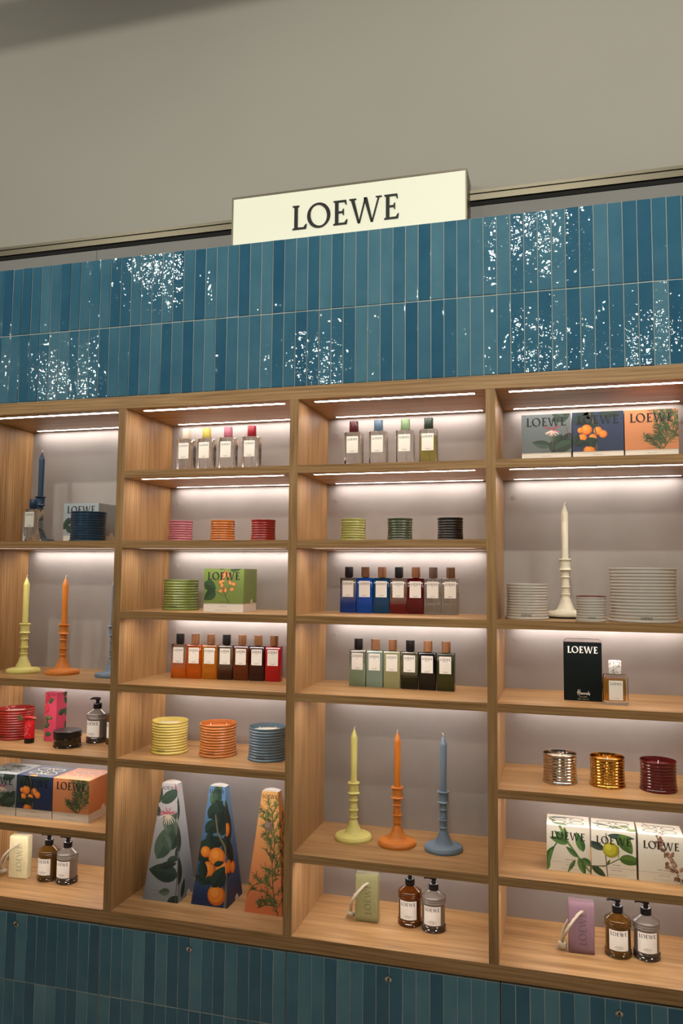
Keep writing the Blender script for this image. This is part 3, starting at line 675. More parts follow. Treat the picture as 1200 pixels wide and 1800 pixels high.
# ---- soaps on a rope
def soap(label, x, y, col, knot, rz=0, seed=0):
    t = thing('rope_soap', label, 'soap', (x, y, LV['G']), rz, 'soap bars on ropes')
    m = mat('soap_%02x%02x%02x' % col, col, .5, sss=.2); nt, lk, b = nodes(m)
    tc = N(m, 'ShaderNodeTexCoord'); nz = N(m, 'ShaderNodeTexNoise', Scale=70.0, Detail=4.0); lk.new(tc.outputs['Object'], nz.inputs['Vector'])
    cr = ramp(m, [(.3, tuple(v * .96 for v in col)), (.6, col)]); lk.new(nz.outputs[0], cr.inputs[0]); lk.new(cr.outputs[0], b.inputs['Base Color'])
    W_, H_, D_ = .071, .143, .028
    rnd = random.Random(seed)
    def s_(e, z): return ([(px + rnd.uniform(-.0004, .0004), py + rnd.uniform(-.0004, .0004)) for px, py in rrect(W_ - 2*e, D_ - 2*e, .0025, 3)], z)
    secs = [s_(.0025, 0), s_(0, .002)] + [s_(0, H_ * i / 8) for i in range(1, 8)] + [s_(0, H_ - .0025), s_(.0022, H_)]
    MB().loft(secs).build('bar', m, t, smooth=50)
    a = Art(); word(a, .0135, .068, .088, tuple(int(v * .80) for v in col), rot=pi/2)  # engraved letters laid flat, their recess shade put into a darker tone
    a.build('lettering', t, plane_map((0, -D_/2 - .0004, 0), (1, 0, 0), (0, 0, 1)))
    hx, hz = .0055, .117
    MB().lathe([(.0040, 0), (.0056, 0), (.0060, .0006), (.0056, .0010), (.0040, .0008), (.0040, 0)], 20).build('hole_rim', m, t, (hx, -D_/2 - .0004, hz)).rotation_euler = (pi/2, 0, 0)
    kx, ky, kz = knot
    def rope(p0, p1, bow, rr, name):
        pts = []; n = 22
        for i in range(n + 1):
            q = i / n; e = q * q * (3 - 2 * q)
            px = p0[0] + (p1[0] - p0[0]) * sin(q * pi / 2) ** .9; pz = p0[2] + (p1[2] - p0[2]) * q ** 1.25; py = p0[1] + (p1[1] - p0[1]) * q - bow * sin(pi * q)
            pts.append((px + .0004 * sin(40 * q), py, pz + .0004 * cos(40 * q)))
        MB().tube(pts, [rr * (1 + .12 * sin(i * 2.2)) for i in range(n + 1)], 8).build(name, ROPE, t, smooth=60)
    rope((hx, -D_/2 + .004, hz), (kx, ky, kz + .004), .030, .0042, 'rope')
    rope((-W_/2 + .006, D_/2 - .004, hz * .72), (kx - .002, ky + .006, kz + .004), .004, .0036, 'rope')
    mb = MB(); rn = random.Random(seed + 3)
    for i in range(4):
        ax = rn.uniform(0, pi); rr = .0090; tilt = rn.uniform(-.9, .9); pts = []
        for j in range(15):
            th = 2 * pi * j / 14; v = Vector((rr * cos(th), rr * sin(th) * cos(tilt), rr * sin(th) * sin(tilt))); v.rotate(Matrix.Rotation(ax, 3, 'Z')); pts.append(v + Vector((kx, ky, kz)))
        mb.tube(pts, .0046, 7)
    for i in range(5): mb.tube([(kx, ky, kz), (kx - .008 - rn.random() * .005, ky - .004 + rn.random() * .008, kz - .003), (kx - .014 - rn.random() * .004, ky - .006 + rn.random() * .012, .0014)], [.0020, .0012, .0009], 5)
    mb.build('knot', ROPE, t, smooth=60)
soap('cream soap bar on a rope, leftmost on the bottom shelf', .159, .155, (232, 222, 176), (-.064, .002, .0145), radians(6), 1)
soap('olive green soap bar on a rope beside the amber pump bottle', 1.403, .166, (146, 142, 98), (-.052, .006, .0145), radians(3), 2)
soap('mauve purple soap bar on a rope beside the right pump bottles', 2.033, .144, (140, 110, 120), (-.052, .000, .0145), radians(2), 3)

# ---- jar, tube
t = thing('cosmetic_jar', 'round dark glass jar with flat black lid in front of the pink box', 'jar', (.362, .108, LV['E']))
JP = [(0, 0), (.043, 0), (.0460, .0018), (.0462, .0045), (.0446, .0060), (.0462, .0078), (.0462, .0098), (.0448, .0115), (.0445, .026), (.0460, .0280), (.0460, .0300), (.0446, .0318), (.0446, .034), (0, .034)]
MB().lathe(JP, 48).build('glass', mat('jar_glass', (44, 38, 22), .06, trans=.25, coat=.5), t, smooth=38)
MB().lathe([(0, .034), (.0462, .034), (.0466, .0348), (.0466, .0545), (.0455, .0558), (0, .0558)], 48).build('lid', mat('jar_lid', (26, 26, 27), .32), t, smooth=40)
a = Art(); word(a, -.004, .0130, .040, (8, 8, 8)); a.build('lettering', t, cyl_map(.0450))
a = Art(); 
for k in range(4): a.stroke([(.016 * cos(q) * (1 + .2 * k) * .8, .011 * sin(q + k)) for q in [i * pi / 10 for i in range(21)]], .0008, (60, 60, 60))
a.build('emblem', t, plane_map((0, 0, .0558), (1, 0, 0), (0, 1, 0)))
t = thing('hand_cream_tube', 'small red tube with black cap and a brass key, before the red candle', 'tube', (.203, .118, LV['E']), radians(8))
MB().lathe([(0, 0), (.0165, 0), (.0170, .001), (.0172, .0175), (0, .0175)], 28).build('cap', BLACK, t, smooth=40)
RED = mat('tube_red', (196, 22, 28), .3, coat=.3)
def el(rx, ry): return [(rx * cos(2*pi*i/24), ry * sin(2*pi*i/24)) for i in range(24)]
MB().loft([(el(.0168, .0168), .0176), (el(.0172, .0150), .035), (el(.0178, .0100), .058), (el(.0184, .0045), .078), (el(.0186, .0014), .088)]).build('tube', RED, t, smooth=40)
a = Art(); rn = random.Random(5)
for i in range(26): a.poly([(q[0], q[1]) for q in [(rn.uniform(-.011, .009), rn.uniform(.026, .066))] for _ in (0,)] and (lambda x0, z0: [(x0, z0), (x0 + .003, z0 + .001), (x0 + .002, z0 + .0028)])(rn.uniform(-.011, .009), rn.uniform(.026, .062)), (232, 150, 140))
a.build('print', t, lambda u, v, e: Vector((u, -.0168 + (v - .0176) * .150 - .0006 - e, v)))
MB().loft([(rrect(.0376, .0040, .0015, 2), .0840), (rrect(.0376, .0040, .0015, 2), .0905)]).build('crimp', RED, t)
key = MB().tube([(-.024, -.004, .0855), (.012, -.004, .0860), (.024, -.003, .0850)], .0022, 8)
disc = MB().lathe([(0, -.0012), (.0098, -.0012), (.0104, 0), (.0098, .0012), (0, .0012)], 24); disc.v = [(x - .0330, z - .006, y + .0845) for x, y, z in disc.v]
key.add(disc.v, disc.f); key.build('key', mat('brass', (196, 178, 130), .3, metal=.9), t, smooth=40)
rb = MB()
for sx in (-.014, -.004, .006): rb.tube([(sx - .006, -.006, .083), (sx, -.0085, .0895), (sx + .007, -.006, .0845)], .0026, 6)
rb.build('ribbon', mat('red_ribbon', (206, 24, 40), .5), t, smooth=60)

# ================================================================== boxes with printed art
GR1, GR2, GR3 = (58, 78, 62), (44, 62, 50), (84, 104, 84)
def art_honeysuckle(a, s):
    a.leaf(.98*s, .80*s, .40*s, .20*s, 200, GR2); a.leaf(.62*s, .86*s, .30*s, .16*s, 330, GR1); a.nl()
    a.leaf(.60*s, .14*s, .40*s, .17*s, 168, (66, 86, 74)); a.leaf(.60*s, .00*s, .44*s, .26*s, 60, GR2); a.nl()
    a.leaf(.66*s, .06*s, .44*s, .24*s, 20, GR1); a.leaf(.62*s, .22*s, .26*s, .14*s, 88, GR3); a.leaf(1.02*s, .40*s, .42*s, .20*s, 230, GR2); a.nl()
    a.stroke([(.60*s, .0), (.63*s, .2*s), (.66*s, .5*s)], .012*s, (92, 70, 64)); a.stroke([(.97*s, .30*s), (.90*s, .55*s)], .012*s, (120, 50, 70)); a.nl()
    for k, ang in enumerate((200, 215, 235, 250, 268, 285, 300, 330, 350)):
        c = ((220, 206, 180), (226, 214, 196), (196, 110, 120))[k % 3]; q = radians(ang)
        a.stroke([(.62*s, .46*s), (.62*s + .08*s*cos(q), .46*s + .07*s*sin(q)), (.62*s + .15*s*cos(q), .44*s + .10*s*sin(q))], .030*s, c, .012*s)
    a.nl()
    for ang in (150, 170, 20, 40): 
        q = radians(ang); a.stroke([(.62*s, .49*s), (.62*s + .17*s*cos(q), .51*s + .09*s*sin(q))], .022*s, (150, 60, 78), .012*s)
OR, OR2 = (226, 130, 40), (200, 96, 22)
def orange_(a, x, y, r):
    a.circle(x, y, r, OR2); a.nl(); a.circle(x - r * .10, y + r * .10, r * .84, OR); a.nl(); a.circle(x - r * .22, y + r * .25, r * .45, (236, 150, 60)); a.nl()
def art_oranges(a, s, dark=((34, 52, 42), (26, 42, 36), (46, 66, 50))):
    for x, y, L, W, an in ((.1, .80, .45, .22, 320), (.35, .88, .40, .2, 250), (.55, .86, .42, .2, 340), (.8, .85, .3, .16, 200), (.05, .55, .3, .16, 60), (.6, .72, .3, .17, 20), (.02, .70, .3, .2, 350), (.45, .75, .25, .16, 180)):
        a.leaf(x*s, y*s, L*s, W*s, an, dark[0], dark[1])
    a.nl()
    orange_(a, .50*s, .42*s, .085*s); orange_(a, .16*s, .44*s, .06*s)
    a.stroke([(.47*s, .0), (.46*s, .25*s), (.46*s, .40*s), (.42*s, .56*s), (.34*s, .80*s)], .035*s, (92, 84, 66), .02*s); a.nl()
    orange_(a, .20*s, .28*s, .09*s); orange_(a, .40*s, .28*s, .08*s); orange_(a, .28*s, .45*s, .108*s); orange_(a, .60*s, .35*s, .082*s); orange_(a, .33*s, .0, .12*s)
    for x, y, L, W, an in ((.06, .12, .26, .15, 80), (.22, .16, .30, .19, 15), (.08, .14, .22, .14, 20), (.44, .08, .25, .14, 120), (.42, .48, .2, .08, 70)): a.leaf(x*s, y*s, L*s, W*s, an, dark[0], dark[1])
    a.nl()
def art_juniper(a, stem, n, ln, s, seed=1, cols=((58, 78, 44), (76, 98, 54), (44, 62, 38)), wd=.012):
    rn = random.Random(seed)
    def needles(p0, p1, m, l, c):
        for i in range(m):
            q = (i + rn.random()) / m; x = p0[0] + (p1[0] - p0[0]) * q; y = p0[1] + (p1[1] - p0[1]) * q; base = math.atan2(p1[1] - p0[1], p1[0] - p0[0]); an = base + rn.choice((-1, 1)) * rn.uniform(.35, .9)
            l2 = l * rn.uniform(.6, 1.2); a.stroke([(x, y), (x + l2 * cos(an), y + l2 * sin(an))], wd * s, c, wd * s * .5)
    a.stroke(stem, wd * 2 * s, (84, 88, 52), wd * s); a.nl()
    for k in range(n):
        q = (k + .6) / n; i = min(int(q * (len(stem) - 1)), len(stem) - 2); f_ = q * (len(stem) - 1) - i
        p = (stem[i][0] + (stem[i+1][0] - stem[i][0]) * f_, stem[i][1] + (stem[i+1][1] - stem[i][1]) * f_)
        sd = 1 if k % 2 else -1; an = pi/2 - sd * rn.uniform(.45, 1.0); l = ln * s * rn.uniform(.6, 1.1) * (1.1 - .5 * q)
        p2 = (p[0] + l * cos(an), p[1] + l * sin(an)); c = cols[k % 3]
        a.stroke([p, p2], wd * 1.2 * s, c, wd * .6 * s); needles(p, p2, int(5 + l / s * 20), .12 * s, c)
        for m in range(2):
            q2 = rn.uniform(.3, .8); pp = (p[0] + (p2[0] - p[0]) * q2, p[1] + (p2[1] - p[1]) * q2); an2 = an + rn.choice((-1, 1)) * rn.uniform(.4, .8)
            p3 = (pp[0] + l * .5 * cos(an2), pp[1] + l * .5 * sin(an2)); needles(pp, p3, 5, .085 * s, cols[(k + m) % 3]); a.stroke([pp, p3], wd * s, cols[(k + m) % 3], wd * .5 * s)
        if k % 4 == 3: a.nl()
    a.nl()
def emblem(a, cx, cy, s, col, wd=.010):                 # mirrored curling loops
    for sx in (-1, 1):
        for sy in (-1, 1):
            def P(x, y): return (cx + sx * x * s, cy + sy * y * s)
            a.stroke([P(.22 + .155 * cos(q), .155 + .105 * sin(q) + .03 * cos(2*q)) for q in [i * 2 * pi / 22 for i in range(23)]], wd * s * 1.3, col)
            a.stroke([P(.03 + .10 * q, .02 + .22 * q - .18 * q * q) for q in [i / 6 for i in range(7)]], wd * s, col)
            a.stroke([P(.06 + .05 * cos(q), .25 + .05 * sin(q)) for q in [i * pi / 8 for i in range(13)]], wd * s * 1.3, col)
            a.stroke([P(.11, .25), P(.16, .30), P(.26, .315), (P(.36, .27))], wd * s, col)
            a.circle(*P(.05, .10), .012 * s, col, 8)
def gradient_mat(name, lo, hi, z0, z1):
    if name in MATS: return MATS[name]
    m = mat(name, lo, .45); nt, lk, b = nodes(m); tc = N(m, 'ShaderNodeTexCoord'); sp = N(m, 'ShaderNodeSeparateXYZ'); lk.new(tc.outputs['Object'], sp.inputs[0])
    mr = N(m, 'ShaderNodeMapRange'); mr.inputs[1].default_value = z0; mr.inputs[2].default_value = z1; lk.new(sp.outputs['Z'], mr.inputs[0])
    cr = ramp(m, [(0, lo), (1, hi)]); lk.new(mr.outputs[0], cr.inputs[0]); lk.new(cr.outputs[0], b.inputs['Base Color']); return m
CARD = mat('white_card', (222, 216, 206), .55)

def candle_box(label, x0, y0, lv, w_, d_, h, col, draw, rz=0, group=None, top=None, wordcol=(12, 12, 14), strip=.028, caption='SCENTED CANDLE'):
    """x0, y0: front left bottom corner"""
    t = thing('candle_box', label, 'box', (x0, y0, LV[lv]), rz, group)
    MB().bbox(.0008, w_ - .0008, .0008, d_ - .0008, 0, h - .001, .0004).build('tray', CARD, t)
    # coloured sleeve with a thumb notch on either side
    m = mat('sleeve_%02x%02x%02x' % col, col, .42); mb = MB(); z0 = strip
    mb.add([(0, 0, z0), (w_, 0, z0), (w_, 0, h), (0, 0, h)], [(0, 1, 2, 3)]); mb.add([(0, d_, z0), (w_, d_, z0), (w_, d_, h), (0, d_, h)], [(3, 2, 1, 0)])
    mb.add([(0, 0, h), (w_, 0, h), (w_, d_, h), (0, d_, h)], [(0, 1, 2, 3)])
    nr = .013; notch = [(d_ * .62 + nr * cos(q), z0 + nr * sin(q)) for q in [pi - i * pi / 10 for i in range(11)]]
    side = [(0, z0)] + notch + [(d_, z0), (d_, h), (0, h)]
    mb.add([(w_, y, z) for y, z in side], [tuple(range(len(side)))]); mb.add([(0, y, z) for y, z in side], [tuple(range(len(side) - 1, -1, -1))])
    mb.add([(0, 0, z0), (w_, 0, z0), (w_ - .0008, .0008, z0), (.0008, .0008, z0)], [(3, 2, 1, 0)])
    mb.build('sleeve', m, t)
    a = Art([(0, z0), (w_, z0), (w_, h), (0, h)])
    b = Art([(0, 0), (w_, 0), (w_, h - z0), (0, h - z0)]); draw(b, w_)
    a.items = [([(u, v + z0) for u, v in p], c, ly) for p, c, ly in b.items]; a.layer = b.layer + 1
    word(a, w_ * .5, h - .036, w_ * .80, wordcol)
    a.micro(w_ / 2, z0 + .004, w_ * .22, .0012, tuple(int(v * .6) for v in col), 3)
    a.win = None; a.polys(text_polys(caption), w_ * .5, z0 * .62, .0022, (80, 76, 70)); a.micro(w_ / 2, z0 * .2, w_ * .42, .0012, (150, 146, 138), 4)
    a.build('print', t, plane_map((0, 0, 0), (1, 0, 0), (0, 0, 1)))
    if top:
        e = Art([(0, 0), (w_, 0), (w_, d_), (0, d_)])
        if top[1]: top[1](e, w_)
        e.nl(); emblem(e, w_ / 2, d_ / 2, w_ * .98, top[0], .016); e.build('emblem', t, plane_map((0, 0, h), (1, 0, 0), (0, 1, 0)))
    return t
GREY, NAVY, ORNG, OLIV = (98, 106, 106), (33, 46, 76), (198, 128, 82), (112, 130, 64)
def jun_box(a, s):
    for k, (st_, n_, l_) in enumerate((([(.70, -.02), (.84, .22), (.92, .5), (.96, .82)], 13, .34), ([(.70, -.02), (.56, .08), (.38, .20)], 6, .22), ([(.76, .06), (.70, .3), (.66, .58), (.68, .8)], 9, .26), ([(.88, .3), (.80, .52), (.78, .75)], 6, .2))):
        art_juniper(a, [(x * s, y * s) for x, y in st_], n_, l_, s, 3 + k, ((58, 78, 46), (74, 96, 56), (46, 64, 40)), .011)
g = 'candle boxes with plant prints'
candle_box('grey candle box with honeysuckle print on the top right shelf', 1.8835, .090, 'A', .1415, .14, .1430, GREY, art_honeysuckle, group=g)
candle_box('navy candle box with oranges print on the top right shelf', 2.0285, .088, 'A', .1415, .14, .1435, NAVY, art_oranges, group=g)
candle_box('orange candle box with juniper print on the top right shelf', 2.1725, .088, 'A', .1435, .14, .1430, ORNG, jun_box, group=g)
def top_leaf(a, s): a.leaf(.2*s, .2*s, .5*s, .2*s, 30, GR3); a.leaf(.7*s, .8*s, .4*s, .2*s, 200, GR1)
def top_or(a, s): a.circle(.45*s, .02*s, .1*s, OR); a.leaf(.3*s, .2*s, .5*s, .3*s, 60, (58, 76, 70)); a.leaf(.7*s, .3*s, .5*s, .3*s, 120, (66, 84, 78))
candle_box('grey candle box with honeysuckle print cut by the left edge', .0575, .066, 'F', .1385, .14, .1375, (134, 138, 136), art_honeysuckle, group=g, top=((24, 24, 26), top_leaf))
candle_box('navy candle box with oranges print in the left bay', .1985, .068, 'F', .1385, .14, .1375, NAVY, art_oranges, group=g, top=((226, 220, 206), top_or))
candle_box('orange candle box with juniper print in the left bay', .3390, .070, 'F', .1385, .14, .1375, ORNG, jun_box, group=g, top=((206, 176, 160), None))
def art_pist(a, s):
    dk = ((52, 78, 44), (40, 62, 36))
    a.leaf(.02*s, .50*s, .34*s, .26*s, 330, *dk); a.leaf(.30*s, .30*s, .36*s, .24*s, 218, *dk); a.leaf(.55*s, .84*s, .30*s, .14*s, 165, *dk); a.leaf(.66*s, .78*s, .36*s, .16*s, 20, (66, 92, 54)); a.nl()
    a.stroke([(.66*s, .0), (.56*s, .16*s), (.48*s, .36*s), (.5*s, .6*s), (.52*s, .8*s)], .022*s, (72, 88, 52), .014*s); a.stroke([(.30*s, .28*s), (.56*s, .16*s)], .012*s, (72, 88, 52)); a.stroke([(.56*s, .20*s), (.66*s, .45*s)], .012*s, (72, 88, 52)); a.nl()
    for x, y, an in ((.42, .50, 200), (.48, .56, 120), (.46, .42, 260), (.44, .30, 10), (.55, .32, 80), (.50, .66, 100), (.55, .72, 60), (.66, .50, 110), (.76, .46, 350), (.72, .34, 20), (.62, .66, 80)):
        q = radians(an); cx, cy = x*s, y*s
        def E_(k, o): return [(cx + o*s*cos(q) + .062*s*k*cos(i*pi/8)*cos(q) - .042*s*k*sin(i*pi/8)*sin(q), cy + o*s*sin(q) + .062*s*k*cos(i*pi/8)*sin(q) + .042*s*k*sin(i*pi/8)*cos(q)) for i in range(16)]
        a.poly(E_(1, 0), (182, 92, 58)); a.nl(); a.poly(E_(.72, -.012), (214, 150, 84)); a.nl()
candle_box('green candle box with pistachio print beside the olive green pot', .8660, .086, 'C', .137, .137, .1405, OLIV, art_pist, radians(4), g, caption='SCENTED CANDLE')
def art_berry(a, s):
    for x, y, L, W, an in ((.02, .30, .3, .16, 20), (.0, .15, .25, .16, 60), (.22, .05, .26, .15, 120), (.1, .42, .2, .12, 330), (.2, .2, .2, .12, 40)): a.leaf(x*s, y*s, L*s, W*s, an, GR1, GR2)
    a.nl()
candle_box('pale blue grey box with leaf print behind the navy candle pot', .2720, .168, 'B', .142, .142, .1420, (160, 170, 176), art_berry, group=g)

# white boxes
WHT = (226, 220, 202)
def white_box(label, x0, y0, draw, name_s, drawtop, rz=0, w_=.1170, h=.1250, d_=.104):
    t = thing('candle_box', label, 'box', (x0, y0, LV['F']), rz, 'white candle boxes with botanical prints')
    MB().bbox(0, w_, 0, d_, 0, h, .0005).build('carton', mat('white_carton', (220, 213, 194), .5), t)
    a = Art([(0, 0), (w_, 0), (w_, h), (0, h)]); draw(a, w_); a.nl()
    a.stroke([(0, h * .205), (w_, h * .205)], .0006, (140, 136, 124)); a.nl()
    a.micro(w_ * .56, h * .055, w_ * .45, .0014, (176, 170, 156), 2); word(a, w_ * .50, h * .70, w_ * .78); a.win = None
    a.polys(text_polys(name_s), w_ * .56, h * .255, .0030, (60, 56, 50)); a.polys(text_polys('SCENTED CANDLE'), w_ * .56, h * .145, .0024, (100, 96, 88))
    a.build('print', t, plane_map((0, 0, 0), (1, 0, 0), (0, 0, 1)))
    e = Art([(0, 0), (w_, 0), (w_, d_), (0, d_)]); drawtop(e, w_); e.nl(); emblem(e, w_ / 2, d_ / 2, w_ * .98, (20, 19, 18), .017); e.build('emblem', t, plane_map((0, 0, h), (1, 0, 0), (0, 1, 0)))
def d_ses(a, s):
    A, B = (88, 124, 62), (60, 96, 50)
    a.stroke([(.30*s, 1.07*s), (.50*s, .68*s), (.72*s, .38*s), (1.0*s, .04*s)], .062*s, (116, 132, 78), .04*s); a.nl()
    a.leaf(.02*s, .10*s, .52*s, .16*s, 70, B, A, .5); a.stroke([(.12*s, .48*s), (.25*s, .68*s), (.42*s, .70*s)], .03*s, B); a.leaf(.85*s, .50*s, .48*s, .20*s, 110, A, B); a.leaf(.72*s, .36*s, .36*s, .12*s, 140, A, B); a.leaf(.74*s, .36*s, .42*s, .17*s, 290, B, A); a.leaf(.80*s, .34*s, .30*s, .16*s, 330, B, A)
    a.leaf(.66*s, .30*s, .36*s, .09*s, 240, B, A); a.leaf(.48*s, .68*s, .40*s, .14*s, 140, A, B); a.leaf(.44*s, .74*s, .30*s, .13*s, 95, A, B); a.leaf(.50*s, .66*s, .45*s, .16*s, 165, A, B); a.leaf(.0, .0, .36*s, .16*s, 88, B, A); a.nl()
def d_sest(a, s): a.leaf(.02*s, .6*s, .5*s, .13*s, 10, (96, 118, 84)); a.leaf(.5*s, .05*s, .4*s, .15*s, 160, (104, 134, 78)); a.leaf(.2*s, .3*s, .3*s, .1*s, 120, (88, 124, 62))
def d_cit(a, s):
    A, B = (86, 116, 44), (66, 96, 38)
    a.stroke([(.36*s, -.02*s), (.32*s, .5*s), (.34*s, 1.0*s)], .020*s, (84, 50, 56)); a.stroke([(-.02*s, .20*s), (.30*s, .24*s), (.60*s, .42*s), (1.0*s, .50*s)], .030*s, (96, 100, 62), .02*s); a.nl()
    a.leaf(.62*s, .44*s, .50*s, .24*s, 355, A, B, .1); a.leaf(.62*s, 1.0*s, .52*s, .30*s, 305, A, B); a.leaf(.30*s, .62*s, .46*s, .17*s, 160, (58, 76, 60), (44, 60, 50)); a.leaf(.0, .22*s, .40*s, .16*s, 325, (58, 82, 46), (46, 66, 40)); a.leaf(.36*s, .95*s, .62*s, .14*s, 358, (52, 66, 60), (70, 84, 76)); a.leaf(.35*s, .28*s, .14*s, .05*s, 60, A); a.nl()
    a.circle(.44*s, .62*s, .185*s, (150, 146, 30), 24, .175*s); a.nl(); a.circle(.42*s, .64*s, .145*s, (182, 176, 44), 22); a.nl(); a.circle(.39*s, .68*s, .07*s, (202, 196, 70), 16); a.nl(); a.stroke([(.60*s, .45*s), (.62*s, .60*s), (.60*s, .72*s)], .014*s, (90, 70, 60)); a.nl()
def d_citt(a, s): a.leaf(.0, .5*s, .5*s, .1*s, 340, (96, 106, 92)); a.leaf(.4*s, .35*s, .35*s, .16*s, 340, (120, 142, 84)); a.circle(.76*s, .40*s, .10*s, (122, 138, 92)); a.leaf(.8*s, .1*s, .3*s, .2*s, 30, (130, 150, 84))
def d_alm(a, s):
    a.stroke([(.40*s, 1.05*s), (.55*s, .72*s), (.78*s, .40*s), (.92*s, .0)], .022*s, (66, 46, 44), .014*s); a.nl()
    rn = random.Random(8)
    for i in range(26):
        q = i / 26; x = .42 + .46 * q + rn.uniform(-.08, .10); y = 1.0 - .86 * q + rn.uniform(-.05, .05); c = ((164, 122, 96), (142, 100, 80), (186, 150, 124))[i % 3]; an = rn.uniform(0, 360)
        a.leaf(x*s, y*s, .13*s, .085*s, an, c)
        if i % 3 == 0: a.nl(); a.stroke([(x*s, y*s), ((x + .05)*s, (y + .05)*s)], .008*s, (60, 44, 46)); a.circle((x + .05)*s, (y + .05)*s, .012*s, (220, 206, 196), 8)
    a.circle(.86*s, .11*s, .05*s, (110, 80, 60)); a.nl()
def d_almt(a, s): a.stroke([(.15*s, .9*s), (.3*s, .5*s)], .03*s, (176, 130, 116)); a.leaf(.5*s, .0, .2*s, .12*s, 80, (190, 158, 140))
white_box('white candle box with green leafy stem print, left of the white three', 1.9420, .090, d_ses, 'BLACK SESAME', d_sest)
white_box('white candle box with yellow-green citrus print, middle of the white three', 2.0625, .086, d_cit, 'EARL GREY', d_citt, radians(-2))
white_box('white candle box with brown almond branch print, right of the white three', 2.1850, .082, d_alm, 'SWEET ALMOND', d_almt, radians(-1))

# ---- tall tapered boxes
def tower(label, x0, y0, lo, hi, draw, side_draw, wordcol=(10, 10, 14), rz=0):
    w_, d_, h, tw, td = .126, .125, .362, .055, .030
    t = thing('tapered_box', label, 'box', (x0, y0, LV['G']), rz, 'tall tapered boxes with plant prints')
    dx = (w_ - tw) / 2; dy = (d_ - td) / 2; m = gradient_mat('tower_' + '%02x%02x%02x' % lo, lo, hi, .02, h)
    v = [(0, 0, 0), (w_, 0, 0), (w_, d_, 0), (0, d_, 0), (dx, dy, h), (w_ - dx, dy, h), (w_ - dx, d_ - dy, h), (dx, d_ - dy, h)]
    MB().add(v, [(0, 1, 5, 4), (1, 2, 6, 5), (2, 3, 7, 6), (3, 0, 4, 7), (3, 2, 1, 0)]).build('carton', m, t)
    n = 10; vs = []
    for i in range(n + 1):
        q = i / n; z = h + .0045 * sin(pi * q)
        vs += [(dx + tw * q, dy, z), (dx + tw * q, d_ - dy, z)]
    fs = [(2*i, 2*i+2, 2*i+3, 2*i+1) for i in range(n)] + [tuple([2*i for i in range(n, -1, -1)]), tuple([2*i+1 for i in range(n + 1)])]
    MB().add(vs, fs).build('lid_flap', mat('tower_top', (232, 226, 216), .5), t)
    sl = math.hypot(h, dy)
    a = Art([(0, 0), (w_, 0), (w_ - dx, sl), (dx, sl)]); draw(a, w_); a.nl(); a.micro(w_ * .36, .030, .030, .0014, tuple(int(c * .55) for c in lo), 3); a.micro(w_ * .36, .018, .022, .0011, tuple(int(c * .6) for c in lo), 4); a.nl()
    word(a, w_ / 2, sl - .0215, tw * .93, wordcol); mp = plane_map((0, 0, 0), (1, 0, 0), (0, dy, h)); a.build('print', t, mp)
    sl2 = math.hypot(h, dx); b = Art([(0, 0), (d_, 0), (d_ - dy, sl2), (dy, sl2)]); side_draw(b, d_); b.nl()
    b.poly([(d_ * .62 + .014 * cos(i * pi / 12), .014 * 1.2 * sin(i * pi / 12)) for i in range(13)], (214, 208, 198)); b.build('print', t, plane_map((w_, 0, 0), (0, 1, 0), (-dx, 0, h)))
def t_hon(a, s):
    L_ = a.leaf
    L_(.20*s, 2.35*s, .55*s, .26*s, 90, GR2, GR1); L_(.30*s, 2.40*s, .62*s, .30*s, 35, (60, 82, 68), GR1); L_(.78*s, 2.36*s, .40*s, .2*s, 60, GR2); a.nl()
    L_(.05*s, 1.72*s, .46*s, .22*s, 80, (74, 66, 62), (58, 70, 58)); L_(.30*s, 1.0*s, 1.05*s, .50*s, 65, (84, 104, 88), (66, 88, 72)); L_(.95*s, 1.30*s, .72*s, .26*s, 108, (50, 70, 58)); L_(.70*s, 1.25*s, .7*s, .28*s, 75, (58, 80, 66)); a.nl()
    L_(.95*s, .66*s, .85*s, .46*s, 175, (42, 58, 48), (50, 68, 56)); L_(.55*s, 1.8*s, .46*s, .2*s, 60, GR3); L_(.45*s, 2.15*s, .5*s, .22*s, 280, GR3, (110, 124, 104)); L_(.62*s, 2.12*s, .55*s, .2*s, 290, (96, 116, 96)); L_(.75*s, .26*s, .32*s, .18*s, 190, (96, 116, 92)); L_(.70*s, .0, .45*s, .2*s, 20, GR2); a.nl()
    L_(.45*s, 1.62*s, .45*s, .26*s, 300, (96, 114, 100), (78, 98, 84)); L_(.92*s, 1.0*s, .50*s, .26*s, 85, (46, 64, 54)); L_(.60*s, .98*s, .42*s, .16*s, 20, (60, 80, 68)); L_(.40*s, .82*s, .5*s, .18*s, 15, (44, 60, 50)); L_(.28*s, 2.05*s, .4*s, .2*s, 120, (70, 88, 74)); a.nl()
    a.stroke([(.93*s, .0), (.92*s, 1.0*s), (.80*s, 2.1*s)], .022*s, (96, 72, 66)); a.nl()
    for k, an in enumerate((150, 165, 185, 20, 35, 200, 230, 250, 265, 280, 295, 310, 330, 110, 75)):
        q = radians(an); c = ((226, 216, 198), (214, 198, 172), (190, 92, 104))[0 if 195 < an < 320 and k % 2 else (1 if 195 < an < 340 else 2)]
        a.stroke([(.52*s, 2.12*s), (.52*s + .14*s*cos(q), 2.12*s + .12*s*sin(q)), (.52*s + .26*s*cos(q), 2.08*s + .22*s*sin(q))], .040*s, c, .018*s)
    a.stroke([(.72*s, 2.74*s), (.66*s, 2.88*s)], .03*s, (190, 92, 104))
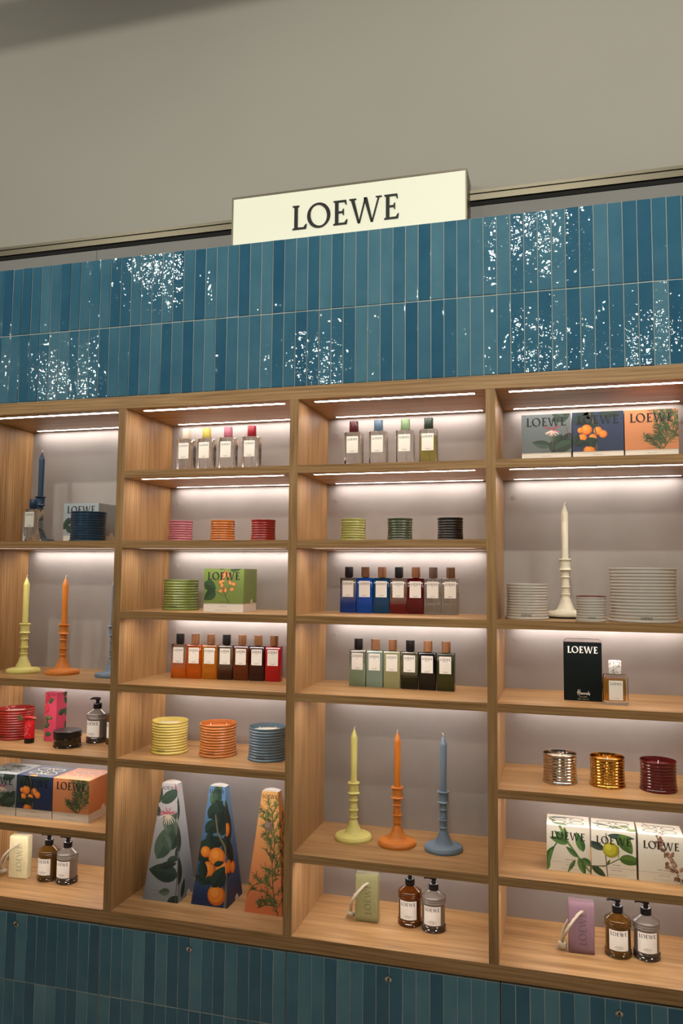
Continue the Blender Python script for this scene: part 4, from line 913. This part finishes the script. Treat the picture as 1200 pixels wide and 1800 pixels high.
def t_hons(a, s):
    a.leaf(.10*s, .4*s, .7*s, .36*s, 80, GR2); a.leaf(.25*s, 1.2*s, .8*s, .34*s, 95, (60, 80, 66)); a.stroke([(.05*s, 0), (.2*s, 1.2*s), (.3*s, 2.6*s)], .03*s, (96, 72, 66)); a.leaf(.2*s, .05*s, .5*s, .2*s, 60, GR2); a.leaf(.3*s, 2.0*s, .6*s, .2*s, 85, GR1)
DKG = ((38, 58, 46), (28, 44, 38))
def t_or(a, s):
    L_ = a.leaf
    for x, y, L, W, an, k in ((.35, 2.45, .55, .28, 60, (74, 104, 74)), (.55, 2.45, .5, .26, 100, (58, 88, 66)), (.78, 2.35, .48, .2, 75, (84, 110, 66)), (.30, 2.1, .6, .34, 50, DKG[0]), (.75, 2.1, .55, .32, 120, DKG[0]), (.5, 1.75, .6, .4, 70, DKG[1]), (.25, 1.75, .5, .34, 40, DKG[0]), (.70, 1.7, .5, .3, 80, DKG[0]),
                            (.05, 1.05, .75, .40, 55, DKG[0]), (.2, .95, .6, .4, 60, DKG[1]), (.45, 1.3, .5, .3, 100, DKG[0]), (.95, 1.2, .55, .3, 105, DKG[1]), (.35, 1.5, .5, .3, 10, DKG[1])): L_(x*s, y*s, L*s, W*s, an, k)
    a.nl(); a.stroke([(.93*s, .0), (.95*s, 1.0*s), (.82*s, 1.45*s), (.60*s, 1.75*s), (.5*s, 2.2*s)], .07*s, (112, 104, 76), .04*s); a.nl()
    orange_(a, .30*s, 1.28*s, .14*s); orange_(a, .40*s, .86*s, .20*s); orange_(a, .80*s, .90*s, .20*s); orange_(a, .62*s, 1.18*s, .235*s); orange_(a, .68*s, .28*s, .245*s)
    for x, y, L, W, an in ((.30, .62, .5, .26, 100), (.55, .45, .62, .34, 60), (.75, .45, .5, .26, 80), (.40, .50, .4, .2, 150), (.3, .55, .4, .2, 20), (.55, .98, .3, .14, 20)): L_(x*s, y*s, L*s, W*s, an, *DKG)
def t_ors(a, s):
    for x, y, L, W, an in ((.2, 1.2, .9, .4, 80), (.4, 1.5, .9, .4, 90), (.2, .7, .7, .3, 70), (.5, .9, .7, .3, 100), (.3, 2.0, .6, .3, 85)): a.leaf(x*s, y*s, L*s, W*s, an, (28, 34, 30), (40, 40, 32))
    a.nl(); orange_(a, .25*s, .95*s, .17*s); orange_(a, .3*s, 1.85*s, .17*s); orange_(a, .5*s, .85*s, .15*s)
JC = ((70, 96, 50), (92, 116, 60), (54, 78, 42))
def t_jun(a, s):
    art_juniper(a, [(.90*s, -.02*s), (.74*s, .50*s), (.66*s, 1.1*s), (.70*s, 1.7*s), (.62*s, 2.2*s), (.55*s, 2.55*s)], 20, .52, s, 11, JC, .015)
    art_juniper(a, [(.74*s, .62*s), (.40*s, .74*s), (.16*s, .60*s), (.02*s, .36*s)], 7, .26, s, 12, JC, .014); art_juniper(a, [(.80*s, .22*s), (.55*s, .22*s), (.34*s, .12*s)], 6, .2, s, 13, JC, .014)
    art_juniper(a, [(.66*s, 1.5*s), (.45*s, 1.95*s), (.40*s, 2.4*s)], 9, .28, s, 14, JC, .014); art_juniper(a, [(.70*s, .9*s), (.90*s, 1.5*s), (.84*s, 2.2*s)], 10, .26, s, 15, JC, .014)
    a.circle(.50*s, 2.06*s, .12*s, (128, 104, 88), 12); a.nl(); a.circle(.48*s, 2.09*s, .07*s, (150, 124, 106), 9)
def t_juns(a, s): art_juniper(a, [(.3*s, 0), (.4*s, 1.0*s), (.45*s, 2.2*s)], 14, .5, s, 16, ((60, 66, 30), (74, 70, 32), (48, 50, 24)), .02)
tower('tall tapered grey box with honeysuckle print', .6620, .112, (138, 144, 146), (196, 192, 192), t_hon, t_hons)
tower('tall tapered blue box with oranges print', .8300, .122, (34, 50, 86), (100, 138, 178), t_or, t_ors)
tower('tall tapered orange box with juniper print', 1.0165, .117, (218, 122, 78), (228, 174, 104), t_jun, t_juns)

# ---- pink raspberry carton
t = thing('tall_carton', 'tall narrow raspberry pink carton with berry and leaf print', 'box', (.2290, .163, LV['E']), radians(-7))
MB().bbox(0, .052, 0, .050, 0, .168, .0005).build('carton', mat('pink_carton', (202, 70, 96), .4), t)
n = 8; vs = []
for i in range(n + 1): vs += [(.052 * i / n, .0005, .168 + .0045 * sin(pi * i / n)), (.052 * i / n, .0495, .168 + .0045 * sin(pi * i / n))]
MB().add(vs, [(2*i, 2*i+2, 2*i+3, 2*i+1) for i in range(n)] + [tuple([2*i for i in range(n, -1, -1)]), tuple([2*i+1 for i in range(n + 1)])]).build('lid_flap', mat('pink_carton', (202, 70, 96), .4), t)
a = Art([(0, 0), (.052, 0), (.052, .170), (0, .170)]); s = .052
a.stroke([(.18*s, .3*s), (.30*s, 1.3*s), (.2*s, 2.4*s), (.3*s, 3.1*s)], .03*s, (84, 96, 60)); a.nl()
for x, y, L, W, an in ((.25, 2.65, .55, .34, 20), (.35, 2.5, .45, .3, 50), (.1, 1.3, .5, .3, 60), (.25, .95, .5, .24, 100), (.0, .9, .55, .34, 30), (.1, .45, .55, .36, 5), (.3, 1.5, .4, .24, 10), (.0, 2.0, .4, .24, 40)): a.leaf(x*s, y*s, L*s, W*s, an, (70, 100, 62), (50, 78, 50))
a.nl()
for x, y in ((.30, 2.85), (.15, 2.30), (.12, 2.0), (.25, 2.1), (.05, 2.65), (.20, 3.0)):
    a.circle(x*s, y*s, .17*s, (176, 34, 48), 14); a.nl(); a.circle((x - .03)*s, (y + .04)*s, .11*s, (206, 60, 70), 12); a.nl()
for x, y in ((.45, 1.55), (.30, 1.6)): a.circle(x*s, y*s, .07*s, (132, 140, 70), 10)
a.nl(); word(a, .55*s, 3.02*s, .70*s, (70, 16, 30)); a.build('print', t, plane_map((0, 0, 0), (1, 0, 0), (0, 0, 1)))
b = Art([(0, 0), (.05, 0), (.05, .168), (0, .168)])
for x, y, L, W, an in ((.7, 2.9, .6, .36, 70), (1.0, 2.4, .6, .3, 120), (.2, 1.8, .7, .44, 20), (1.0, .6, .7, .3, 100), (.95, 1.6, .6, .3, 100)): b.leaf(x*s, y*s, L*s, W*s, an, (56, 84, 52), (44, 66, 44))
b.build('print', t, plane_map((.052, 0, 0), (0, 1, 0), (0, 0, 1)))

# ---- black box
t = thing('perfume_box', 'black green perfume box with white lettering and clear rounded top', 'box', (1.9950, .127, LV['D']), radians(-1))
MB().bbox(0, .1060, 0, .034, 0, .1660, .0005).build('carton', mat('black_green_card', (8, 16, 14), .5, spec=.2), t)
rr = .012; out = [(0, .0), (.1060, .0)] + [(.1060 - rr + rr * cos(q), .1750 - rr + rr * sin(q)) for q in [i * pi / 16 for i in range(9)]] + [(rr + rr * cos(q), .1750 - rr + rr * sin(q)) for q in [pi / 2 + i * pi / 16 for i in range(9)]]
n = len(out); e_ = .0014
MB().add([(x, .0345, z) for x, z in out] + [(x, .0375, z) for x, z in out], [tuple(range(n)), tuple(range(2*n - 1, n - 1, -1))]).build('back_card', mat('pale_card', (214, 200, 190), .5), t)
MB().tube([(x, .036, z) for x, z in out[1:]] + [(0, .036, 0.001)], .0009, 6).build('card_edge', mat('card_edge_brown', (60, 40, 34), .5), t)
a = Art(); word(a, .053, .1365, .0840, (232, 226, 214)); a.nl()
S_ = .0052; hx, hz = .0360, .0185
def st(pts, wd=.0011): a.stroke([(hx + p[0] * S_, hz + p[1] * S_) for p in pts], wd, (224, 216, 200))
st([(.5, -.4), (.55, 1.0), (.75, 2.6)], .0014); st([(1.35, -.5), (1.45, 1.0), (1.6, 2.6)], .0014); st([(-.1, 1.0), (.8, 1.1), (2.1, 1.15)])       # H
st([(2.5, .9), (2.1, .8), (1.95, .3), (2.2, 0), (2.5, .3), (2.6, .9), (2.65, .1), (2.9, 0)])                                             # a
st([(2.9, 0), (3.15, .9), (3.2, .5), (3.3, 0)]); st([(3.3, .6), (3.6, .95), (3.8, .8)]); st([(3.8, 0), (4.0, .9), (4.05, .4), (4.1, 0)]); st([(4.1, .6), (4.4, .95), (4.6, .8)])   # r r
st([(5.0 + .32 * cos(q), .45 + .45 * sin(q)) for q in [i * pi / 6 for i in range(13)]])                                                    # o
st([(6.0, .8), (5.6, .85), (5.5, .3), (5.75, 0), (6.0, .3), (6.1, 2.0), (6.1, .1), (6.35, 0)])                                           # d
st([(6.35, 0), (6.75, 1.0), (6.8, .5), (6.7, -.1), (6.3, -.25)])                                                                          # s
a.polys(text_polys('SOLO COFFEE'), .053, .0105, .0024, (206, 190, 150)); a.polys(text_polys('100 ML   3.4 FL. OZ'), .053, .0040, .0026, (206, 200, 184))
a.build('print', t, plane_map((0, 0, 0), (1, 0, 0), (0, 0, 1)))
bpy.context.view_layer.update()
